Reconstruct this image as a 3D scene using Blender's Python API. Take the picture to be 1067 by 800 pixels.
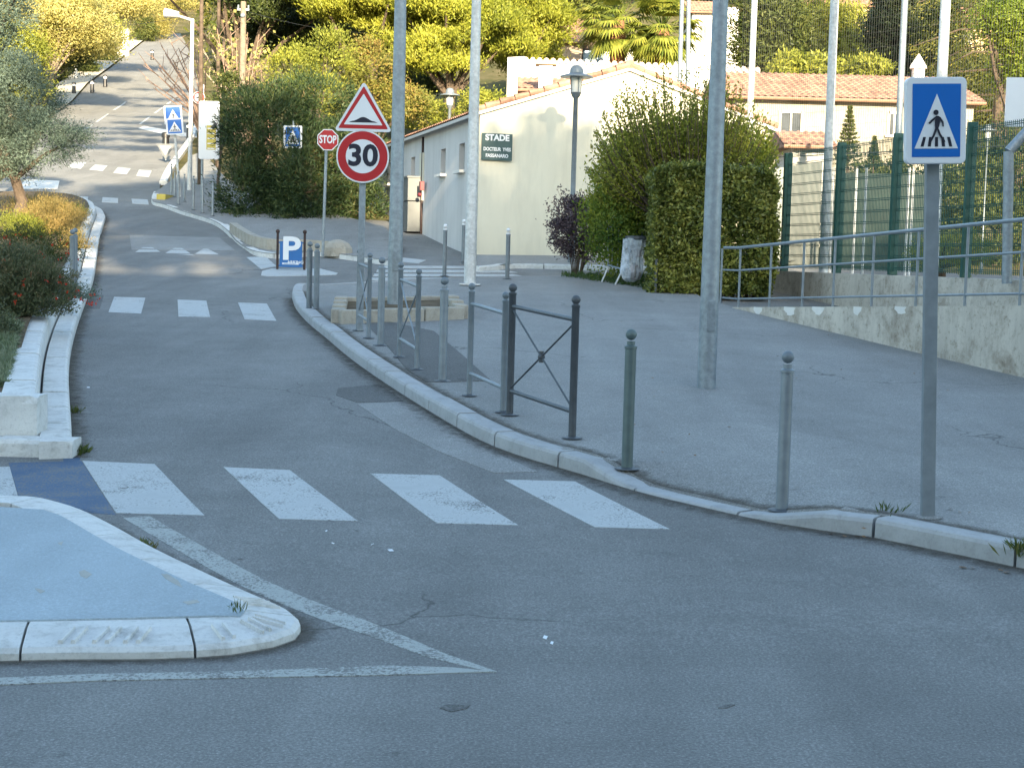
import bpy, bmesh, math, random
import numpy as np
from mathutils import Vector, Matrix
random.seed(7)
rng = np.random.default_rng(7)
for o in list(bpy.data.objects):
    bpy.data.objects.remove(o)
SC = bpy.context.scene
COL = SC.collection
# ------------------------------------------------------------------ camera, sky, sun, exposure
FPX, CAMZ, PITCH, ROLL = 1600.0, 1.8, math.radians(4.72), math.radians(1.5)
FWD = Vector((0, math.cos(PITCH), -math.sin(PITCH)))
UP0 = Vector((0, math.sin(PITCH), math.cos(PITCH)))
RT0 = Vector((1, 0, 0))
UPV = UP0 * math.cos(ROLL) - RT0 * math.sin(ROLL)
RTV = RT0 * math.cos(ROLL) + UP0 * math.sin(ROLL)
cam_d = bpy.data.cameras.new('camera')
cam = bpy.data.objects.new('camera', cam_d)
COL.objects.link(cam)
cam_d.sensor_width = 36
cam_d.lens = FPX / 1067 * 36
cam_d.clip_end = 3000
M3 = Matrix((RTV, UPV, -FWD)).transposed()
cam.matrix_world = Matrix.Translation((0, 0, CAMZ)) @ M3.to_4x4()
SC.camera = cam

SUN_EL, SUN_AZ = math.radians(17), math.radians(12)       # azimuth: behind the camera, to its right
SUND = Vector((math.sin(SUN_AZ) * math.cos(SUN_EL), -math.cos(SUN_AZ) * math.cos(SUN_EL), math.sin(SUN_EL)))
W = bpy.data.worlds.new("World")
SC.world = W
W.use_nodes = True
wn = W.node_tree
sky = wn.nodes.new('ShaderNodeTexSky')
sky.sky_type = 'NISHITA'
sky.sun_disc = False
sky.sun_elevation = SUN_EL
sky.sun_rotation = math.radians(180) - SUN_AZ
sky.air_density = 1.0
sky.dust_density = 1.0
wb = wn.nodes.new('ShaderNodeMix'); wb.data_type = 'RGBA'; wb.blend_type = 'MULTIPLY'; wb.inputs[0].default_value = 1
wb.inputs[7].default_value = (.985, 1.012, .955, 1)
wn.links.new(sky.outputs[0], wb.inputs[6]); wn.links.new(wb.outputs[2], wn.nodes['Background'].inputs[0])
wn.nodes['Background'].inputs[1].default_value = 0.15
sl = bpy.data.lights.new('sun', 'SUN')
sl.energy = 4.8
sl.angle = math.radians(0.5)
sl.color = (1.0, 0.83, 0.58)
sun = bpy.data.objects.new('sun', sl)
COL.objects.link(sun)
sun.rotation_euler = SUND.to_track_quat('Z', 'Y').to_euler()
sun.location = (20, -40, 40)
SC.view_settings.view_transform = 'Standard'
SC.view_settings.look = 'None'
SC.view_settings.exposure = 1.98
SC.view_settings.gamma = 1
SC.render.engine = 'CYCLES'
SC.cycles.max_bounces = 5
SC.cycles.diffuse_bounces = 2
SC.cycles.glossy_bounces = 2
SC.cycles.transmission_bounces = 3
SC.cycles.transparent_max_bounces = 6
SC.cycles.use_denoising = True

# ------------------------------------------------------------------ terrain profile and photo-to-ground helpers
_py = np.array([-60, 9, 20, 30, 40, 50, 70, 110, 180, 260, 600.])
_pz = np.array([0, 0, .58, 1.16, 1.95, 3.0, 5.7, 11.9, 26.5, 43, 90.])
_ty = np.arange(-80, 620, .5)
_tz = np.interp(_ty, _py, _pz)
_k = np.exp(-np.linspace(-2, 2, 17) ** 2); _k /= _k.sum()
_tz = np.convolve(np.pad(_tz, 8, mode='edge'), _k, mode='valid')
def prof(y): return float(np.interp(y, _ty, _tz))
def ray(px, py):
    return (FWD + RTV * ((px - 533.5) / FPX) + UPV * ((400 - py) / FPX))
def at(px, py, Y):
    d = ray(px, py)
    t = Y / d.y
    return Vector((d.x * t, Y, CAMZ + d.z * t))
def hit(px, py, off=0.0):
    d = ray(px, py)
    Y = 3.0
    prev = None
    while Y < 500:
        z = CAMZ + d.z * Y / d.y
        g = prof(Y) + off
        if z <= g:
            break
        Y += .05 if Y < 60 else .25
    return Vector((d.x * Y / d.y, Y, prof(Y) + off))
def h2(px, py, off=0.0):
    v = hit(px, py, off)
    return (v.x, v.y)
def scale(Y): return FPX / Y * math.cos(PITCH)

# ------------------------------------------------------------------ object helpers
def tag(o, label=None, cat=None, group=None, kind=None):
    if label: o['label'] = label
    if cat: o['category'] = cat
    if group: o['group'] = group
    if kind: o['kind'] = kind
    return o
def empty(name, loc, rz=0, label=None, cat=None, group=None):
    o = bpy.data.objects.new(name, None)
    COL.objects.link(o)
    o.location = loc
    o.rotation_euler = (0, 0, rz)
    o.empty_display_size = .2
    return tag(o, label, cat, group)
def copy_tree(o, parent=None):
    c = o.copy()
    COL.objects.link(c)
    if parent is not None: c.parent = parent
    for ch in list(o.children):
        copy_tree(ch, c)
    return c
class MB:
    def __init__(s): s.v = []; s.f = []
    def add(s, vs, fs):
        n = len(s.v)
        s.v += [tuple(v) for v in vs]
        s.f += [tuple(i + n for i in f) for f in fs]
        return s
    def box(s, c, d, rz=0):
        c = Vector(c); hx, hy, hz = d[0] / 2, d[1] / 2, d[2] / 2
        R = Matrix.Rotation(rz, 3, 'Z')
        vs = [c + R @ Vector((x * hx, y * hy, z * hz)) for z in (-1, 1) for y in (-1, 1) for x in (-1, 1)]
        return s.add(vs, [(0, 2, 3, 1), (4, 5, 7, 6), (0, 1, 5, 4), (2, 6, 7, 3), (0, 4, 6, 2), (1, 3, 7, 5)])
    def tube(s, p0, p1, r0, r1=None, n=10, cap=True):
        r1 = r0 if r1 is None else r1
        p0, p1 = Vector(p0), Vector(p1)
        d = (p1 - p0)
        if d.length < 1e-6: return s
        q = d.to_track_quat('Z', 'Y').to_matrix()
        vs = []
        for p, r in ((p0, r0), (p1, r1)):
            for i in range(n):
                a = 2 * math.pi * i / n
                vs.append(p + q @ Vector((math.cos(a) * r, math.sin(a) * r, 0)))
        fs = [(i, (i + 1) % n, n + (i + 1) % n, n + i) for i in range(n)]
        if cap: fs += [tuple(range(n - 1, -1, -1)), tuple(range(n, 2 * n))]
        return s.add(vs, fs)
    def path(s, pts, r0, r1=None, n=7):
        r1 = r0 if r1 is None else r1
        k = len(pts) - 1
        for i in range(k):
            s.tube(pts[i], pts[i + 1], r0 + (r1 - r0) * i / k, r0 + (r1 - r0) * (i + 1) / k, n)
        return s
    def lathe(s, c, prof_, n=16):
        c = Vector(c); vs = []
        for r, z in prof_:
            for i in range(n):
                a = 2 * math.pi * i / n
                vs.append(c + Vector((math.cos(a) * r, math.sin(a) * r, z)))
        fs = []
        for j in range(len(prof_) - 1):
            for i in range(n):
                fs.append((j * n + i, j * n + (i + 1) % n, (j + 1) * n + (i + 1) % n, (j + 1) * n + i))
        fs.append(tuple(range(n - 1, -1, -1)))
        m = (len(prof_) - 1) * n
        fs.append(tuple(range(m, m + n)))
        return s.add(vs, fs)
    def ball(s, c, r, n=12):
        return s.lathe(c, [(max(.001, r * math.sin(math.pi * k / 8)), -r * math.cos(math.pi * k / 8)) for k in range(9)], n)
    def prism(s, poly, z0, z1):       # polygon in XY, extruded in Z
        n = len(poly)
        vs = [(x, y, z0) for x, y in poly] + [(x, y, z1) for x, y in poly]
        fs = [tuple(range(n - 1, -1, -1)), tuple(range(n, 2 * n))] + [(i, (i + 1) % n, n + (i + 1) % n, n + i) for i in range(n)]
        return s.add(vs, fs)
    def plate(s, poly, y0, y1):       # polygon in XZ (x, z), extruded along Y; y0 is the front (towards -Y)
        n = len(poly)
        vs = [(x, y0, z) for x, z in poly] + [(x, y1, z) for x, z in poly]
        fs = [tuple(range(n)), tuple(range(2 * n - 1, n - 1, -1))] + [(i, n + i, n + (i + 1) % n, (i + 1) % n) for i in range(n)]
        return s.add(vs, fs)
    def build(s, name, mat, parent=None, smooth=False, bevel=0):
        me = bpy.data.meshes.new(name)
        me.from_pydata(s.v, [], s.f)
        me.validate()
        bm = bmesh.new(); bm.from_mesh(me)
        bmesh.ops.recalc_face_normals(bm, faces=bm.faces)
        bm.to_mesh(me); bm.free()
        if mat: me.materials.append(mat)
        o = bpy.data.objects.new(name, me)
        COL.objects.link(o)
        if parent is not None: o.parent = parent
        if smooth:
            for p in me.polygons: p.use_smooth = len(p.vertices) == 4
            md = o.modifiers.new('edge', 'EDGE_SPLIT'); md.split_angle = math.radians(50)
        if bevel:
            md = o.modifiers.new('bevel', 'BEVEL'); md.width = bevel; md.segments = 2; md.limit_method = 'ANGLE'
        return o

def smooth_path(pts, step=.25, closed=False):
    P = [Vector((p[0], p[1], 0)) for p in pts]
    out = []
    n = len(P)
    for i in range(n - 1 if not closed else n):
        p0 = P[(i - 1) % n] if (closed or i > 0) else P[0] * 2 - P[1]
        p1, p2 = P[i], P[(i + 1) % n]
        p3 = P[(i + 2) % n] if (closed or i + 2 < n) else P[-1] * 2 - P[-2]
        k = max(1, int((p2 - p1).length / step))
        for j in range(k):
            t = j / k
            q = .5 * ((2 * p1) + (p2 - p0) * t + (2 * p0 - 5 * p1 + 4 * p2 - p3) * t * t + (3 * p1 - p0 - 3 * p2 + p3) * t ** 3)
            out.append((q.x, q.y))
    if not closed: out.append((P[-1].x, P[-1].y))
    return out
def offset_path(pts, d):
    out = []
    for i, p in enumerate(pts):
        a = pts[max(0, i - 1)]; b = pts[min(len(pts) - 1, i + 1)]
        t = Vector((b[0] - a[0], b[1] - a[1]))
        if t.length < 1e-9: t = Vector((1, 0))
        t.normalize()
        out.append((p[0] - t.y * d, p[1] + t.x * d))
    return out
def skirt(bm, d=.012):
    be = [e for e in bm.edges if e.is_boundary]
    r_ = bmesh.ops.extrude_edge_only(bm, edges=be)
    for v in r_['geom']:
        if isinstance(v, bmesh.types.BMVert): v.co.z -= d
def sheet(name, poly, zf, mat, step=1.0, xstep=None, label=None):
    bm = bmesh.new()
    vs = [bm.verts.new((x, y, 0)) for x, y in poly]
    f = bm.faces.new(vs)
    f.normal_update()
    if f.normal.z < 0: f.normal_flip()
    bmesh.ops.triangulate(bm, faces=bm.faces[:])
    xs = [p[0] for p in poly]; ys = [p[1] for p in poly]
    def cuts(lo, hi, st, ax):
        k = math.ceil(lo / st) * st
        while k < hi:
            no = Vector((0, 0, 0)); no[ax] = 1
            co = Vector((0, 0, 0)); co[ax] = k
            bmesh.ops.bisect_plane(bm, geom=bm.verts[:] + bm.edges[:] + bm.faces[:], plane_co=co, plane_no=no, dist=1e-5)
            k += st
    cuts(min(ys), max(ys), step, 1)
    if xstep: cuts(min(xs), max(xs), xstep, 0)
    for v in bm.verts: v.co.z = zf(v.co.x, v.co.y)
    skirt(bm)
    me = bpy.data.meshes.new(name); bm.to_mesh(me); bm.free()
    me.materials.append(mat)
    o = bpy.data.objects.new(name, me); COL.objects.link(o)
    tag(o, label, kind='structure')
    return o
def kerb(mb, path, width, hf, base=-.08, block=1.0, gap=.02, ch=.025, side=1, face=.02):
    """blocks swept along a path: path = outer (road side) edge, the kerb lies 'side' (left +1 / right -1) of it"""
    acc = 0; start = 0
    L = [0]
    for i in range(1, len(path)):
        L.append(L[-1] + math.dist(path[i], path[i - 1]))
    tot = L[-1]
    def pt(s_):
        s_ = min(max(s_, 0), tot)
        i = int(np.searchsorted(L, s_)) ; i = min(max(i, 1), len(path) - 1)
        t = (s_ - L[i - 1]) / max(1e-9, L[i] - L[i - 1])
        a, b = Vector(path[i - 1]), Vector(path[i])
        return a.lerp(b, t), (b - a).normalized()
    s0 = 0
    while s0 < tot - .05:
        s1 = min(tot, s0 + block - gap)
        k = max(1, int((s1 - s0) / .25))
        rings = []
        jz = random.uniform(-.006, .006)
        for j in range(k + 1):
            p, t = pt(s0 + (s1 - s0) * j / k)
            nrm = Vector((-t.y, t.x)) * side
            h = hf(p.x, p.y) + jz
            g = prof(p.y)
            prof_ = [(0, base), (face * .3, max(base + .01, h - ch * 1.2)), (face * .3 + ch * .5, h - ch * .3), (face * .3 + ch * 1.3, h), (width - .008, h), (width, h - .01), (width, base)]
            rings.append([(p.x + nrm.x * a, p.y + nrm.y * a, g + z) for a, z in prof_])
        m = len(rings[0]); vs = [v for r in rings for v in r]; fs = []
        for j in range(k):
            for i in range(m):
                fs.append((j * m + i, j * m + (i + 1) % m, (j + 1) * m + (i + 1) % m, (j + 1) * m + i))
        fs.append(tuple(range(m))); fs.append(tuple(range(k * m + m - 1, k * m - 1, -1)))
        mb.add(vs, fs)
        s0 += block
    return mb

# ------------------------------------------------------------------ materials
MATS = {}
def nodes_of(m): return m.node_tree.nodes, m.node_tree.links
def ramp(nt, fac, cols, pos=None):
    r = nt.nodes.new('ShaderNodeValToRGB')
    el = r.color_ramp.elements
    pos = pos or [i / (len(cols) - 1) for i in range(len(cols))]
    while len(el) < len(cols): el.new(.5)
    for e, c, p in zip(el, cols, pos):
        e.position = p; e.color = (*c, 1) if len(c) == 3 else c
    nt.links.new(fac, r.inputs[0])
    return r.outputs[0]
def noise(nt, sc, detail=3, rough=.55, vec=None, dist=0):
    n = nt.nodes.new('ShaderNodeTexNoise')
    n.inputs['Scale'].default_value = sc; n.inputs['Detail'].default_value = detail
    n.inputs['Roughness'].default_value = rough; n.inputs['Distortion'].default_value = dist
    if vec is not None: nt.links.new(vec, n.inputs['Vector'])
    return n.outputs['Fac']
def geo_pos(nt):
    g = nt.nodes.new('ShaderNodeNewGeometry'); return g.outputs['Position']
def obj_pos(nt):
    g = nt.nodes.new('ShaderNodeTexCoord'); return g.outputs['Object']
def mixc(nt, fac, a, b, mode='MIX'):
    m = nt.nodes.new('ShaderNodeMix'); m.data_type = 'RGBA'; m.blend_type = mode
    for sock, v in ((m.inputs[0], fac), (m.inputs[6], a), (m.inputs[7], b)):
        if isinstance(v, (int, float)): sock.default_value = v
        elif isinstance(v, tuple): sock.default_value = (*v, 1) if len(v) == 3 else v
        else: nt.links.new(v, sock)
    return m.outputs[2]
def bump(nt, h, strength, dist, bs):
    b = nt.nodes.new('ShaderNodeBump')
    b.inputs['Strength'].default_value = strength; b.inputs['Distance'].default_value = dist
    nt.links.new(h, b.inputs['Height']); nt.links.new(b.outputs[0], bs.inputs['Normal'])
def new_mat(name, rough=.7, metal=0, spec=.5):
    m = bpy.data.materials.new(name); m.use_nodes = True
    bs = m.node_tree.nodes['Principled BSDF']
    bs.inputs['Roughness'].default_value = rough
    bs.inputs['Metallic'].default_value = metal
    bs.inputs['Specular IOR Level'].default_value = spec
    return m, m.node_tree, bs
def plain(name, c, rough=.6, metal=0, var=.12, sc=6, spec=.5, bumps=0):
    """a painted / metal / plaster surface with soft blotches of wear"""
    if name in MATS: return MATS[name]
    m, nt, bs = new_mat(name, rough, metal, spec)
    f = noise(nt, sc, 5, .6, obj_pos(nt))
    lo = tuple(x * (1 - var) for x in c); hi = tuple(min(1, x * (1 + var)) for x in c)
    nt.links.new(ramp(nt, f, [lo, hi], [.3, .7]), bs.inputs['Base Color'])
    if bumps: bump(nt, noise(nt, sc * 12, 4, .6, obj_pos(nt)), bumps, .01, bs)
    MATS[name] = m
    return m
def asphalt(name, base, spk=.35, patch=.18, cracks=True, tint=(1, 1, 1)):
    m, nt, bs = new_mat(name, .88, 0, .3)
    P = geo_pos(nt)
    fine = noise(nt, 75, 3, .8, P)
    mid = noise(nt, 24, 4, .75, P)
    big = noise(nt, .35, 5, .6, P, .8)
    med = noise(nt, 2.2, 4, .6, P)
    b = Vector(tint) * base
    c0 = tuple(b * (1 - spk)); c1 = tuple(b * (1 + spk)); c2 = tuple(b * (1 + spk * 3.2))
    col = ramp(nt, fine, [c0, tuple(b), c1, c2], [.38, .5, .59, .69])
    g = ramp(nt, mid, [(1 - spk * .45,) * 3, (1 + spk * .45,) * 3], [.3, .7])
    col = mixc(nt, 1.0, col, g, 'MULTIPLY')
    g = ramp(nt, big, [(1 - patch,) * 3, (1, 1, 1), (1 + patch,) * 3], [.3, .5, .7])
    col = mixc(nt, 1.0, col, g, 'MULTIPLY')
    g = ramp(nt, med, [(1 - patch * .6,) * 3, (1 + patch * .6,) * 3], [.3, .7])
    col = mixc(nt, 1.0, col, g, 'MULTIPLY')
    mp = nt.nodes.new('ShaderNodeMapping'); mp.inputs['Scale'].default_value = (1.1, .10, 1); mp.inputs['Rotation'].default_value = (0, 0, .18)
    nt.links.new(P, mp.inputs['Vector'])
    g = ramp(nt, noise(nt, 1.0, 4, .6, mp.outputs[0], .4), [(1 - patch * 1.1,) * 3, (1 + patch * .9,) * 3], [.32, .68])
    col = mixc(nt, 1.0, col, g, 'MULTIPLY')
    sp = ramp(nt, noise(nt, 1.6, 6, .75, P, 1.5), [(.72,) * 3, (1, 1, 1)], [.30, .36])
    col = mixc(nt, 1.0, col, sp, 'MULTIPLY')
    if cracks:
        v = nt.nodes.new('ShaderNodeTexVoronoi'); v.feature = 'DISTANCE_TO_EDGE'; v.inputs['Scale'].default_value = .22
        dn = nt.nodes.new('ShaderNodeTexNoise'); dn.inputs['Scale'].default_value = 1.5; dn.inputs['Detail'].default_value = 4
        nt.links.new(P, dn.inputs['Vector'])
        vm = nt.nodes.new('ShaderNodeVectorMath'); vm.operation = 'MULTIPLY_ADD'
        nt.links.new(dn.outputs['Color'], vm.inputs[0]); vm.inputs[1].default_value = (.9, .9, .9); nt.links.new(P, vm.inputs[2])
        nt.links.new(vm.outputs[0], v.inputs['Vector'])
        cr = ramp(nt, v.outputs['Distance'], [(.45,) * 3, (1, 1, 1)], [.0, .0035])
        gate = ramp(nt, noise(nt, .25, 1, .5, P), [(0,) * 3, (1,) * 3], [.5, .56])
        cr = mixc(nt, gate, (1, 1, 1), cr)
        col = mixc(nt, 1.0, col, cr, 'MULTIPLY')
    nt.links.new(col, bs.inputs['Base Color'])
    bump(nt, noise(nt, 90, 3, .7, P), .5, .006, bs)
    MATS[name] = m
    return m
def paint_mark(name, c, wear=.5, under=(.17, .17, .16)):
    m, nt, bs = new_mat(name, .75, 0, .35)
    P = geo_pos(nt)
    w = noise(nt, 55, 5, .75, P)
    w2 = noise(nt, 3, 4, .6, P)
    ad = nt.nodes.new('ShaderNodeMath'); ad.operation = 'MULTIPLY_ADD'
    nt.links.new(w2, ad.inputs[0]); ad.inputs[1].default_value = .5; nt.links.new(w, ad.inputs[2])
    t = .62 + (.22 * (1 - wear))
    fac = ramp(nt, ad.outputs[0], [(0,) * 3, (1,) * 3], [t, t + .1]) if wear > 0 else None
    tone = ramp(nt, w2, [tuple(x * .82 for x in c), c], [.3, .7])
    col = mixc(nt, fac, tone, tuple(under)) if fac is not None else tone
    nt.links.new(col, bs.inputs['Base Color'])
    bump(nt, noise(nt, 90, 3, .7, P), .35, .005, bs)
    MATS[name] = m
    return m
def stone(name, c, var=.16, dirt=.5, sc=3.0):
    m, nt, bs = new_mat(name, .85, 0, .3)
    P = geo_pos(nt)
    col = ramp(nt, noise(nt, sc, 5, .65, P), [tuple(x * (1 - var) for x in c), c, tuple(min(1, x * (1 + var * .6)) for x in c)], [.3, .5, .7])
    fn = ramp(nt, noise(nt, 45, 4, .75, P), [(1 - dirt * .7,) * 3, (1, 1, 1)], [.30, .48])
    col = mixc(nt, 1.0, col, fn, 'MULTIPLY')
    st = ramp(nt, noise(nt, 7, 5, .7, P, .6), [(1 - dirt, 1 - dirt * 1.03, 1 - dirt * 1.1), (1, 1, 1)], [.28, .5])
    col = mixc(nt, 1.0, col, st, 'MULTIPLY')
    nt.links.new(col, bs.inputs['Base Color'])
    bump(nt, noise(nt, 60, 4, .7, P), .4, .006, bs)
    MATS[name] = m
    return m
def plaster(name, c, streak=.25, rough=.9):
    m, nt, bs = new_mat(name, rough, 0, .2)
    P = geo_pos(nt)
    mp = nt.nodes.new('ShaderNodeMapping'); mp.inputs['Scale'].default_value = (2.2, 2.2, .35)
    nt.links.new(P, mp.inputs['Vector'])
    s1 = noise(nt, 1.0, 6, .7, mp.outputs[0], .3)
    s2 = noise(nt, .6, 5, .6, P)
    col = ramp(nt, s1, [tuple(x * (1 - streak) for x in c), c], [.28, .55])
    col = mixc(nt, 1.0, col, ramp(nt, s2, [(1 - streak * .5,) * 3, (1, 1, 1)], [.35, .6]), 'MULTIPLY')
    nt.links.new(col, bs.inputs['Base Color'])
    bump(nt, noise(nt, 50, 4, .7, P), .35, .008, bs)
    MATS[name] = m
    return m
def leafmat(name, cols, transl=.35, clump=.9, rough=.55, pos=None):
    if name in MATS: return MATS[name]
    m, nt, bs = new_mat(name, rough, 0, .3)
    at_ = nt.nodes.new('ShaderNodeAttribute'); at_.attribute_name = 'rnd'
    n = noise(nt, clump, 4, .6, geo_pos(nt))
    ma = nt.nodes.new('ShaderNodeMath'); ma.operation = 'MULTIPLY_ADD'
    nt.links.new(at_.outputs['Fac'], ma.inputs[0]); ma.inputs[1].default_value = .55
    mm = nt.nodes.new('ShaderNodeMath'); mm.operation = 'MULTIPLY_ADD'
    nt.links.new(n, mm.inputs[0]); mm.inputs[1].default_value = 1.5; mm.inputs[2].default_value = -.52
    nt.links.new(mm.outputs[0], ma.inputs[2])
    col = ramp(nt, ma.outputs[0], cols, pos)
    nt.links.new(col, bs.inputs['Base Color'])
    tr = nt.nodes.new('ShaderNodeBsdfTranslucent')
    nt.links.new(col, tr.inputs['Color'])
    mx = nt.nodes.new('ShaderNodeMixShader'); mx.inputs[0].default_value = transl
    out = nt.nodes['Material Output']
    nt.links.new(bs.outputs[0], mx.inputs[1]); nt.links.new(tr.outputs[0], mx.inputs[2]); nt.links.new(mx.outputs[0], out.inputs[0])
    MATS[name] = m
    return m
def galv(name, c, metal=.45, rough=.5):
    m, nt, bs = new_mat(name, rough, metal, .5)
    P = obj_pos(nt)
    col = ramp(nt, noise(nt, 14, 5, .7, P), [tuple(x * .8 for x in c), tuple(min(1, x * 1.15) for x in c)], [.35, .65])
    col = mixc(nt, 1.0, col, ramp(nt, noise(nt, 2.0, 4, .6, P), [(.82,) * 3, (1,) * 3], [.3, .6]), 'MULTIPLY')
    nt.links.new(col, bs.inputs['Base Color'])
    MATS[name] = m
    return m
TINT = (1.0, 1.0, .95)
ASPH = asphalt('asphalt', .192, .25, .12, tint=TINT)
PAVE = asphalt('pavement_asphalt', .245, .24, .10, tint=TINT)
PATCH = asphalt('dark_asphalt_patch', .125, .3, .1, False, TINT)
PATCHL = asphalt('light_asphalt_patch', .262, .25, .1, False, TINT)
MWHITE = paint_mark('road_paint_white', (.52, .54, .53), .22)
MLINE = paint_mark('worn_line_paint', (.44, .46, .43), .5)
MBLUE = paint_mark('road_paint_blue', (.075, .13, .22), .45)
MPALE = asphalt('pale_blue_coating', .40, .10, .07, True, (.88, 1.03, 1.10))
KERB = stone('kerb_concrete', (.40, .41, .41), .12, .22)
KERBW = stone('white_kerb', (.66, .66, .63), .1, .3)
PLST = stone('planter_stone', (.40, .37, .31), .18, .3)
CONC = plaster('concrete_wall', (.60, .55, .47), .25)
_nt = CONC.node_tree; _bs = _nt.nodes['Principled BSDF']; _l = _bs.inputs['Base Color'].links[0].from_socket
_P = geo_pos(_nt)
_c = mixc(_nt, 1.0, _l, ramp(_nt, noise(_nt, 1.6, 8, .78, _P, .15), [(.60, .57, .54), (1, 1, 1)], [.36, .54]), 'MULTIPLY')
_c = mixc(_nt, 1.0, _c, ramp(_nt, noise(_nt, 11, 6, .8, _P, .1), [(.62, .60, .56), (1, 1, 1)], [.34, .46]), 'MULTIPLY')
_nt.links.new(_c, _bs.inputs['Base Color'])
GABLE = plaster('cream_plaster', (.70, .66, .53), .12)
SIDEW = plaster('white_plaster', (.62, .60, .57), .15)
BRIGHTW = plaster('bright_white_plaster', (.74, .72, .67), .12)
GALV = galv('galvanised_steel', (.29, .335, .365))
GALVW = galv('pale_pole_metal', (.62, .63, .62), .2, .5)  # paler metal, standing in for sun on the bright poles
GREYP = plain('grey_paint', (.17, .20, .22), .45, .2, .15, 9)
GREYL = plain('light_grey_paint', (.22, .255, .28), .45, .3, .15, 9)
DARKP = plain('dark_grey_paint', (.075, .085, .095), .45, .2, .2, 9)
GREENG = plain('grey_green_paint', (.10, .14, .14), .45, .2, .15, 9)
FENG = plain('green_fence_paint', (.012, .075, .06), .45, .1, .15, 9)
NETM = plain('dark_net', (.05, .055, .055), .8)
SWHITE = plain('sign_white', (.72, .74, .76), .35, 0, .03, 3)
SRED = plain('sign_red', (.42, .015, .02), .4, 0, .05, 3)
SBLUE = plain('sign_blue', (.001, .125, .47), .35, 0, .04, 3)
SNAVY = plain('sign_navy', (.012, .014, .03), .4, 0, .05, 3)
SGREEN = plain('sign_dark_green', (.03, .075, .075), .5, 0, .15, 6)
BLACKP = plain('black_plastic', (.012, .012, .014), .4)
WOOD = plain('weathered_wood', (.20, .16, .12), .85, 0, .3, 9, .2, .3)
BARK = plain('bark', (.10, .075, .055), .95, 0, .35, 8, .2, .6)
BARKL = plain('pale_bark', (.26, .21, .16), .95, 0, .3, 8, .2, .6)
GLASS = plain('window_glass', (.06, .07, .08), .12, 0, .3, 1.5)
SHUT = plain('grey_shutter', (.20, .21, .20), .6, 0, .15, 4)
CHIP = stone('chip_cream', (.42, .42, .38), .1, .2)
TILE = plain('terracotta_tile', (.33, .19, .135), .85, 0, .45, 2.5, .2, .3)
SOIL = plain('soil', (.13, .10, .065), .95, 0, .35, 4, .1, .6)
CAB = plain('cabinet_paint', (.12, .13, .13), .5, 0, .08, 4)
RUST = plain('rusty_metal', (.05, .03, .025), .8, .1, .4, 10)
REDP = plain('red_plastic', (.14, .015, .02), .4)
TIN = plain('tinted_yellow', (.55, .45, .10), .8)
BAG = plain('clear_bag_plastic', (.50, .55, .60), .25, 0, .25, 7)

# ------------------------------------------------------------------ ground, road, pavement
def gz(x, y):
    z = prof(y) - .05
    # hillside right of the road, behind the stadium building, and the lower bank left of it
    rz_ = float(np.interp(y, [44, 60, 80, 120, 200, 400, 2000], [0, 2.2, 3.2, 6.5, 12, 20, 30]))
    lz_ = float(np.interp(y, [70, 110, 200, 400, 2000], [0, 2, 6, 16, 30]))
    cx = float(np.interp(y, [50, 70, 110, 180, 260], [-13, -17, -27, -45, -60]))
    a = (x - (cx + 7)) / 14; a = min(1, max(0, a)); a = a * a * (3 - 2 * a)
    b = ((cx - 9) - x) / 20; b = min(1, max(0, b)); b = b * b * (3 - 2 * b)
    z += rz_ * a + lz_ * b
    if y > 600: z = 90 + (y - 600) * .05
    return z
gx = np.concatenate([np.linspace(-1500, -140, 12), np.arange(-120, 121, 3.0), np.linspace(140, 1500, 12)])
gy = np.concatenate([np.linspace(-1500, -60, 10), np.arange(-50, 40, 2.5), np.arange(40, 280, 4.0), np.linspace(290, 2400, 25)])
mb = MB()
vs = [(x, y, gz(x, y)) for y in gy for x in gx]
nx = len(gx)
mb.add(vs, [(j * nx + i, j * nx + i + 1, (j + 1) * nx + i + 1, (j + 1) * nx + i) for j in range(len(gy) - 1) for i in range(nx - 1)])
gm, nt, bs = new_mat('dry_grass_ground', .95, 0, .1)
P = geo_pos(nt)
nt.links.new(ramp(nt, noise(nt, .5, 6, .7, P), [(.05, .06, .02), (.10, .09, .04), (.17, .14, .08)], [.3, .5, .7]), bs.inputs['Base Color'])
tag(mb.build('ground', gm, smooth=True), kind='structure')

# main carriageway: wide junction in front, narrowing lane past the bends, hill road beyond
kerb_r = [h2(*p) for p in [(1160, 611), (1110, 601), (1060, 592), (1010, 582), (960, 572), (910, 561), (850, 553), (800, 545), (720, 527), (660, 512), (600, 493), (545, 477), (500, 459), (450, 431), (400, 399), (365, 374), (340, 353), (320, 336), (308, 322), (304, 311)]]
kerb_r = [(kerb_r[0][0] + 6, kerb_r[0][1] - 2.2)] + kerb_r
KR = smooth_path(kerb_r, .2)
tip = [h2(*p) for p in [(304, 311), (307, 303), (318, 299), (345, 297), (385, 294.5), (430, 291)]]
KT = smooth_path(tip, .2)
hump_y0, hump_y1 = hit(150, 262).y, hit(150, 248).y
def road_off(x, y):
    # gentle raised hump plate across the lane
    h = 0
    if x < 0 and y > 33:
        a = min(1, max(0, (y - (hump_y0 - .6)) / .9)); b = min(1, max(0, ((hump_y1 + .7) - y) / .9))
        h = .07 * a * b * min(1, max(0, (-3.2 - x)))
    return h
def rz(x, y): return prof(y) + road_off(x, y)
sheet('road', [(-26, -30), (26, -30), (26, 9.0), (14, 36), (3, 38.4), (-1.5, 54), (-10, 56.5), (-30, 56.5), (-30, 20)],
      lambda x, y: rz(x, y), ASPH, .5, 2.0)
hl = [(-30, 209.5), (0, 190), (28, 165), (44, 140), (58, 118), (77, 105), (92, 88), (114, 72), (132, 58), (148, 45), (160, 37)]
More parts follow.
